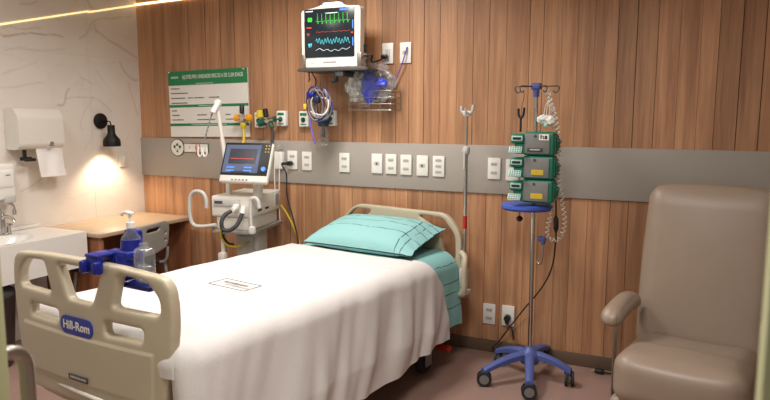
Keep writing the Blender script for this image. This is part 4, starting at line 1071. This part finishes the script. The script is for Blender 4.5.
# ================================================================== INFUSION STAND
iy = 3.50; ph_ = at(531.5, 352, 'y', iy); IX = at(531.5, 300, 'y', iy).x
iv = thing('infusion_stand', 'chrome infusion pole on a blue five-legged wheeled base', 'infusion stand', (IX, iy, 0))
hubz = .135
obj('base_hub', one(lathe, [(.05, -.045), (.06, -.02), (.055, .012), (.035, .03), (.022, .045)], (0, 0, hubz), 24), M['ivblue'], iv)
tips = [(-.235, -.17), (.03, -.285), (.245, -.04), (-.19, .155), (.095, .245)]
tips = []
for (x_, y_) in ((481, 378), (529, 391), (571, 378), (497, 357), (549, 352)):
    w = at(x_, y_, 'z', .045); tips.append((w.x-IX, w.y-iy))
for tx, ty in tips:
    d = Vector((tx, ty, 0)); L1 = min(d.length, .30); d.normalize(); sd_ = d.cross(Z)
    bm = B(); secs = []
    for t in range(9):
        f = t/8; r_ = .03+f*(L1-.03); zc = hubz+.004-.055*f**2.0; hw = .026*(1-.22*f); hh_ = .026-.008*f
        secs.append([bm.verts.new(d*r_+sd_*(hw*a)+Z*(zc+hh_*b_)) for a, b_ in ((-1, -.8), (-.95, .3), (-.5, .75), (0, .85), (.5, .75), (.95, .3), (1, -.8), (0, -.8))])
    for a, b_ in zip(secs, secs[1:]):
        for j in range(8): bm.faces.new((a[j], a[(j+1) % 8], b_[(j+1) % 8], b_[j]))
    bm.faces.new(secs[0][::-1]); bm.faces.new(secs[-1])
    lg = obj('leg', bm, M['ivblue'], iv, 35)
    c_ = d*(L1-.01); an = (Vector((.3, -1, 0)) if ty < -.03 and tx < .15 else Vector((1, .25, 0))).normalized()
    tn = an.cross(Z)
    bm = B()
    for s in (-1, 1): cyl(bm, c_+an*(s*.010)+Z*.041, c_+an*(s*.024)+Z*.041, .040, n=24)
    wh = obj('castor', bm, M['rubber'], lg)
    bm = B()
    for s in (-1, 1): cyl(bm, c_+an*(s*.022)+Z*.041, c_+an*(s*.0255)+Z*.041, .026, n=18)
    cyl(bm, c_-an*.008+Z*.041, c_+an*.008+Z*.041, .012, n=10); cyl(bm, c_+Z*.04, c_+Z*.078, .010, n=10)
    obj('castor_hub', bm, M['midgrey'], lg)
ptop = at(536.5, 84.5, 'y', iy)
lean = (ptop.x-IX)/(ptop.z-hubz)
def ipx(z): return lean*(z-hubz)
tz = at(530, 205, 'y', iy).z
obj('pole', one(tube, [(0, 0, hubz), (ipx(ptop.z), 0, ptop.z)], .0115, 14), M['chrome'], iv)
ty_ = obj('tray_disc', one(lathe, [(.06, -.018), (.128, -.016), (.138, -.004), (.136, .010), (.125, .016), (.02, .014)], (ipx(tz)-.028, -.03, tz-.004), 40), M['trayblue'], iv)
obj('top_block', one(lambda b: (bx(b, (ipx(ptop.z), 0, ptop.z-.01), (.055, .045, .035), .010, 3), cyl(b, (ipx(ptop.z), 0, ptop.z-.065), (ipx(ptop.z), 0, ptop.z-.02), .017))), M['ivblue'], iv)
hx0 = ipx(ptop.z); hz0 = ptop.z-.008
def hookbar(s, dy):
    bm = B(); tube(bm, smooth([(hx0, 0, hz0), (hx0+s*.05, dy*.5, hz0-.002), (hx0+s*.11, dy, hz0-.002), (hx0+s*.115, dy, hz0-.02), (hx0+s*.10, dy, hz0-.035), (hx0+s*.085, dy, hz0-.025)], 5), .0032, 8); return bm
for s, dy in ((1, .01), (-1, .01), (-.6, -.07), (.6, -.07)): obj('hook', hookbar(s, dy), M['darkgrey'], iv)
cl2 = at(541, 239, 'y', iy-.02); cl2 = cl2-Vector((IX, iy, 0))
obj('blue_clamp', one(lambda b: (bx(b, (cl2.x-.005, -.01, cl2.z), (.03, .035, .03), .008), lathe(b, [(.016, .012), (.018, 0), (.008, -.03)], (cl2.x+.012, -.02, cl2.z), 12))), M['ivblue'], iv)
obj('side_rod', one(tube, smooth([(cl2.x+.012, -.02, cl2.z-.02), (cl2.x+.010, -.02, cl2.z-.12), (cl2.x-.005, -.01, cl2.z-.14), (cl2.x-.02, 0, cl2.z-.13)], 4), .004, 8), M['steel'], iv)
kz = at(520, 212, 'y', iy-.06); kz = kz-Vector((IX, iy, 0))
obj('cord_hook', one(lambda b: (tube(b, smooth([(kz.x, -.06, tz-.015), (kz.x, -.065, kz.z-.02)], 2), .003, 6), lathe(b, [(.006, 0), (.018, -.01), (.018, -.02), (.008, -.03)], (kz.x, -.065, kz.z-.02), 12))), M['black'], iv)
# pumps
pTop, pBot = at(532, 131.5, 'y', iy-.09).z, at(532, 202, 'y', iy-.09).z
ph = (pTop-pBot)/3
px0, px1 = at(523.5, 165, 'y', iy-.09).x, at(554.5, 165, 'y', iy-.09).x
pw = px1-px0
def pump(i, label):
    zc = pBot+ph*(2-i)+ph/2
    g = thing('infusion_pump', label, 'infusion pump', ((px0+px1)/2-.002, iy-.128, zc), math.radians(0), 'stack of infusion pumps')
    hh_ = ph*.975
    bd = obj('case', one(lambda b: (bx(b, (.006, .05, 0), (pw, .12, hh_), .012, 3), bx(b, (pw/2-.002, .05, 0), (.03, .09, hh_*.7), .008))), M['green'], g)
    obj('drive_module', one(lambda b: (bx(b, (-pw/2-.022, .03, hh_*.20), (.075, .10, hh_*.42), .014, 3), bx(b, (-pw/2-.012, .04, -hh_*.2), (.06, .09, hh_*.5), .012, 3))), M['green'], g)
    fp = obj('face_panel', one(bx, (.0, -.0125, 0), (pw*.80, .006, hh_*.84), .004), M['pumpface'], g)
    dp_ = obj('display', one(bx, (-pw/2-.022, -.0225, hh_*.22), (.058, .006, hh_*.22), .004), M['mint'], g)
    obj('display_glass', one(bx, (-pw/2-.022, -.0265, hh_*.22), (.044, .002, hh_*.11), .001), M['sdark'], dp_)
    kp = obj('keypad', one(lambda b: bx(b, (0.004, 0, 0), (.068, .008, hh_*.30), .003)), M['mint'], g)
    kp.location = (-pw/2-.030, -.032, -hh_*.26); kp.rotation_euler = (math.radians(-28), 0, math.radians(0))
    bm = B()
    for r_ in range(3):
        for k in range(5): bx(bm, (-.020+k*.0125, -.0045, hh_*(-.09+.09*r_)), (.007, .002, hh_*.045))
    obj('keys', bm, M['ink'], kp)
    bm = B()
    if i == 0:
        bx(bm, (.035, -.0165, hh_*.29), (.05, .002, hh_*.26)); obj('sticker', bm, M['white'], fp)
        bm = B()
        for (a, b_, c_, e_) in ((.02, .30, .006, .16), (.031, .31, .008, .05), (.033, .24, .006, .05), (.045, .28, .012, .14)): bx(bm, (a, -.018, hh_*b_), (c_, .001, hh_*e_))
        obj('sticker_print', bm, M['black'], fp)
        bm = B(); bx(bm, (-.01, -.0165, -hh_*.26), (.08, .004, hh_*.18), .002); obj('nameplate', bm, M['darkgrey'], fp)
        bm = B(); bx(bm, (-.01, -.019, -hh_*.25), (.05, .001, hh_*.05)); obj('nameplate_print', bm, M['lightgrey'], fp)
    else:
        bx(bm, (.006, -.0165, -hh_*.19), (.062, .002, hh_*.22)); obj('sticker', bm, M['stick'], fp)
        bm = B(); bx(bm, (.006, -.018, -hh_*.15), (.048, .001, hh_*.03)); bx(bm, (.006, -.018, -hh_*.22), (.05, .001, hh_*.03)); obj('sticker_print', bm, M['orange'], fp)
    obj('latch_dot', one(cyl, (-.01, -.015, hh_*.33), (-.01, -.018, hh_*.33), .007), M['darkgrey'], fp)
    obj('side_socket', one(lambda b: (bx(b, (pw/2+.014, .04, 0), (.02, .04, hh_*.45), .005), cyl(b, (pw/2+.02, .02, hh_*.1), (pw/2+.035, .02, hh_*.1), .008))), M['darkgreen'], g)
    obj('pole_clamp', one(bx, (.04, .122, 0), (.02, .022, hh_*.5), .004), M['darkgrey'], g)
pump(0, 'topmost of the three green infusion pumps, with a white sticker')
pump(1, 'middle one of the three green infusion pumps, with a yellow sticker')
pump(2, 'lowest of the three green infusion pumps, resting on the blue tray')
# black forked clip above pumps
a0 = at(520.5, 131, 'y', iy-.04); a1_ = at(520.5, 117, 'y', iy-.04)
tc_ = thing('forked_holder', 'black forked holder standing up behind the top pump', 'holder', (a0.x, iy-.04, a0.z-.005))
hh2 = a1_.z-a0.z
obj('stem', one(lambda b: (tube(b, [(0, 0, 0), (0, 0, hh2)], .006, 8))), M['black'], tc_)
obj('fork', one(lambda b: (tube(b, smooth([(-.014, 0, hh2+.05), (-.012, 0, hh2+.015), (0, 0, hh2), (.012, 0, hh2+.015), (.016, 0, hh2+.055)], 5), .0065, 8))), M['black'], tc_)
# thin cord up to hook
cq = at(524.5, 100, 'y', iy-.05)
tag(obj('thin_cord', one(tube, smooth([at(521, 118, 'y', iy-.04), at(521.5, 108, 'y', iy-.04), at(524, 97, 'y', iy-.05), at(523.5, 90, 'y', iy-.05)], 5), .0015, 6), M['black']), 'thin dark cord hanging from the left hook of the infusion pole', 'cord')
# hanging device
hd = at(546, 119.5, 'y', iy-.04)
dv = thing('hanging_transducer', 'white and pale green lump of tubing connectors hanging right of the pole top', 'transducer', hd)
lumpy((-.012, 0, .0), (.036, .024, .024), 21, M['white'], 'connector_shell', dv, .25, 5, 4)
lumpy((.024, .0, -.006), (.026, .022, .028), 25, M['white'], 'connector_shell', dv, .25, 5, 4)
obj('green_clip', one(lambda b: (bx(b, (.004, -.018, -.028), (.022, .014, .024), .006), bx(b, (-.02, -.024, -.002), (.03, .006, .008), .002))), M['mint'], dv)
obj('suspension_lines', one(lambda b: [tube(b, smooth([(x_, 0, .02), (x_*.8+.005, 0, .07), (.018, 0, .12), (.02, 0, .135)], 5), .002, 6) for x_ in (-.012, .0, .016)]), M['offwhite'], dv)
# coiled cable
def coilpath(path, r, turns):
    P = smooth(path, 20); L = [0]
    for a, b_ in zip(P, P[1:]): L.append(L[-1]+(b_-a).length)
    N = turns*9; out = []; k = 0
    for i in range(N+1):
        s = L[-1]*i/N
        while k < len(L)-2 and L[k+1] < s: k += 1
        p = P[k].lerp(P[k+1], (s-L[k])/max(1e-9, L[k+1]-L[k])); d = (P[k+1]-P[k]).normalized(); u, w, _ = frame_of(d)
        th = 2*PI*turns*i/N; out.append(p+u*(r*math.cos(th))+w*(r*math.sin(th)))
    return out
cb1 = [at(x, y, 'y', iy-.05) for x, y in ((548, 92), (552, 105), (556.5, 122), (558.5, 145), (558, 170), (561, 195), (564.5, 220), (561, 236), (553, 240), (547, 234), (550, 215), (556, 190), (557.5, 165))]
tag(obj('coiled_cable', one(tube, coilpath(cb1, .0108, 50), .0026, 5), M['offwhite']), 'white spiral cable hanging from the pole top past the pumps into a loop', 'cable')
cb2 = [at(x, y, 'y', iy-.0) for x, y in ((549, 90), (549, 100), (553, 112), (552, 128))]
tag(obj('short_spiral_cable', one(tube, coilpath(cb2, .0125, 10), .0026, 5), M['offwhite']), 'short white spiral cable near the right hook of the infusion pole', 'cable')
# black power cable of the pumps
pp = at(508.5, 317, 'y', D)
bm = B()
pts = [at(556, 200, 'y', iy+.02), at(556, 225, 'y', iy+.03), at(555.5, 245, 'y', iy+.04), at(551, 270, 'y', iy+.06), at(540, 290, 'y', iy+.10), at(524, 309, 'y', D-.10), at(509, 328, 'y', D-.07), at(499, 341, 'y', D-.05), at(492, 348.5, 'y', D-.04)]
pts2 = [at(492, 348.5, 'y', D-.04), at(500, 346, 'z', .012), at(512, 347, 'z', .012), at(513, 335, 'y', D-.04), at(511, 327, 'y', D-.04), Vector((pp.x, D-.045, pp.z-.03)), Vector((pp.x, D-.04, pp.z))]
tube(bm, smooth(pts+pts2[1:], 6), .0042, 8)
pc_ = thing('pump_power_cable', 'black power cable drooping from the pumps to the low wall outlet', 'cable', (0, 0, 0))
obj('cord', bm, M['rubber'], pc_); obj('plug', one(lambda b: (cyl(b, (pp.x, D-.014, pp.z), (pp.x, D-.045, pp.z), .019), bx(b, (pp.x, D-.04, pp.z-.012), (.024, .02, .035), .008))), M['black'], pc_)
q0, q1 = at(556, 216, 'y', iy+.015), at(556, 232, 'y', iy+.015)
obj('inline_block', one(tube, [q0, q0.lerp(q1, .2), q0.lerp(q1, .8), q1], [.006, .014, .014, .006], 12), M['black'], pc_)

# ================================================================== ARMCHAIR
AR = math.radians(-9)
ac = thing('recliner_chair', 'taupe vinyl recliner armchair with a tall back at the right', 'armchair', (.075, 3.12, 0), AR)
def cushion(w, d, h, puff, nx=36, ny=24, rad=.05):
    """soft rounded block centred on origin"""
    bm = B(); bx(bm, (0, 0, 0), (w, d, h)); bmesh.ops.subdivide_edges(bm, edges=bm.edges[:], cuts=14, use_grid_fill=True)
    for v in bm.verts:
        c = v.co; q = Vector((c.x/(w/2), c.y/(d/2), c.z/(h/2)))
        i = Vector((max(-w/2+rad, min(w/2-rad, c.x)), max(-d/2+rad, min(d/2-rad, c.y)), max(-h/2+rad, min(h/2-rad, c.z))))
        o_ = c-i
        if o_.length > 1e-6: c = i+o_.normalized()*rad
        v.co = c
        fx, fy_, fz = 1-min(1, abs(q.x))**2, 1-min(1, abs(q.y))**2, 1-min(1, abs(q.z))**2
        v.co += Vector((math.copysign(puff*fy_*fz*.6, q.x) if abs(q.x) > .95 else 0, math.copysign(puff*fx*fz, q.y) if abs(q.y) > .95 else 0, math.copysign(puff*fx*fy_, q.z) if abs(q.z) > .95 else 0))
    return bm
SWd = .56
bm = cushion(SWd-.07, .56, .20, .018, rad=.065); bmesh.ops.translate(bm, vec=(0, -.21, .388), verts=bm.verts)
for v in bm.verts:
    t = (v.co.y+.21)/.28
    v.co.z += .02*(-t) if v.co.z > .375 else 0
    v.co.z -= .02*max(0, 1-(v.co.x/.25)**2) if v.co.z > .4 and t > -.2 else 0
obj('seat', bm, M['leather'], ac, 80)
bm = cushion(SWd-.01, .17, .78, .02, rad=.06)
for v in bm.verts:
    if v.co.z < .15: pass
    v.co.x *= 1-.005*max(0, v.co.z)
bmesh.ops.rotate(bm, cent=(0, 0, 0), matrix=Matrix.Rotation(math.radians(-11), 3, 'X'), verts=bm.verts)
bmesh.ops.translate(bm, vec=(0, .175, .738), verts=bm.verts); obj('backrest', bm, M['leather'], ac, 80)
for s in (-1, 1):
    bm = cushion(.095, .35, .075, .006, rad=.04); bmesh.ops.translate(bm, vec=(s*(SWd/2+.015), -.13, .588), verts=bm.verts)
    for v in bm.verts:
        t = -(v.co.y+.13)/.175; v.co.z += .02*(1-t*t)-.012*max(0, t)
        v.co.x += s*.012*max(0, t)
        if t > .93: v.co.x += .0025*math.sin(v.co.x*420); v.co.z += .002*math.sin(v.co.x*260)
    ar = obj('armrest', bm, M['leather'], ac, 80)
    obj('arm_post', one(lambda b: (bx(b, (s*(SWd/2+.022), -.205, .10), (.018, .05, .012), .003), tube(b, [(s*(SWd/2+.022), -.22, .10), (s*(SWd/2+.022), -.22, .56)], .006, 8), tube(b, [(s*(SWd/2+.022), -.19, .10), (s*(SWd/2+.022), -.19, .56)], .005, 8))), M['steel'], ac)
bm = cushion(SWd-.04, .10, .24, .008, rad=.035); bmesh.ops.translate(bm, vec=(0, -.40, .165+.02), verts=bm.verts); obj('footrest', bm, M['leather'], ac, 80)
obj('base_frame', one(lambda b: (bx(b, (0, -.12, .20), (SWd-.06, .44, .12), .02), bx(b, (0, -.1, .10), (SWd+.08, .05, .04), .008), bx(b, (0, -.28, .08), (SWd+.09, .04, .035), .008), bx(b, (0, .03, .08), (SWd+.09, .04, .035), .008))), M['darkgrey'], ac)
for sx_ in (-.3, .3):
    for yy in (-.28, .03): obj('foot', one(cyl, (sx_, yy, .002), (sx_, yy, .066), .025), M['rubber'], ac)
# plug on the floor
pf_ = at(603, 371, 'z', .02)
fp_ = thing('loose_plug', 'black plug lying on the floor beside the armchair', 'plug', (pf_.x, pf_.y, 0))
obj('plug_body', one(lambda b: (bx(b, (-.02, 0, .016), (.05, .032, .026), .009, 3), tube(b, smooth([(0, 0, .016), (.03, .0, .012), (.07, .03, .007), (.13, .10, .006), (.2, .12, .006)], 5), .0045, 8))), M['black'], fp_)
obj('pins', one(lambda b: [cyl(b, (-.045, y_, .016), (-.062, y_, .016), .0022, n=8) for y_ in (-.007, .007)]), M['chrome'], fp_)

# ================================================================== LIGHT
def area(name, loc, size, energy, col, rot=(0, 0, 0), spread=180, sy=None):
    ld = bpy.data.lights.new(name, 'AREA'); ld.energy = energy; ld.color = col; ld.size = size; ld.spread = math.radians(spread)
    if sy: ld.shape = 'RECTANGLE'; ld.size_y = sy
    o = bpy.data.objects.new(name, ld); COL.objects.link(o); o.location = loc; o.rotation_euler = rot; return o
area('ceiling_panel_lamp', (-1.9, 2.75, ZC-.02), .5, 32, (1, .96, .92), spread=150)
area('ceiling_lamp_entrance', (-.7, 1.2, ZC-.02), .6, 36, (1, .96, .92), spread=160)
area('ceiling_lamp_sink', (-3.0, 1.6, ZC-.02), .5, 18, (1, .95, .90), spread=160)
area('ceiling_lamp_right', (-.3, 1.9, ZC-.02), .5, 1.5, (1, .94, .88), spread=160)
ld = bpy.data.lights.new('wall_lamp_bulb', 'SPOT'); ld.energy = 15; ld.color = (1, .80, .56); ld.spot_size = math.radians(120); ld.spot_blend = .6; ld.shadow_soft_size = .03
o = bpy.data.objects.new('wall_lamp_bulb', ld); COL.objects.link(o); o.location = (XL+.112, ly, lz-.03-.165)
w = bpy.data.worlds.new('room_ambient'); SC.world = w; w.use_nodes = True
w.node_tree.nodes['Background'].inputs[0].default_value = (1, .94, .89, 1); w.node_tree.nodes['Background'].inputs[1].default_value = .32
SC.view_settings.view_transform = 'Standard'; SC.view_settings.look = 'None'; SC.view_settings.exposure = .08; SC.view_settings.gamma = 1
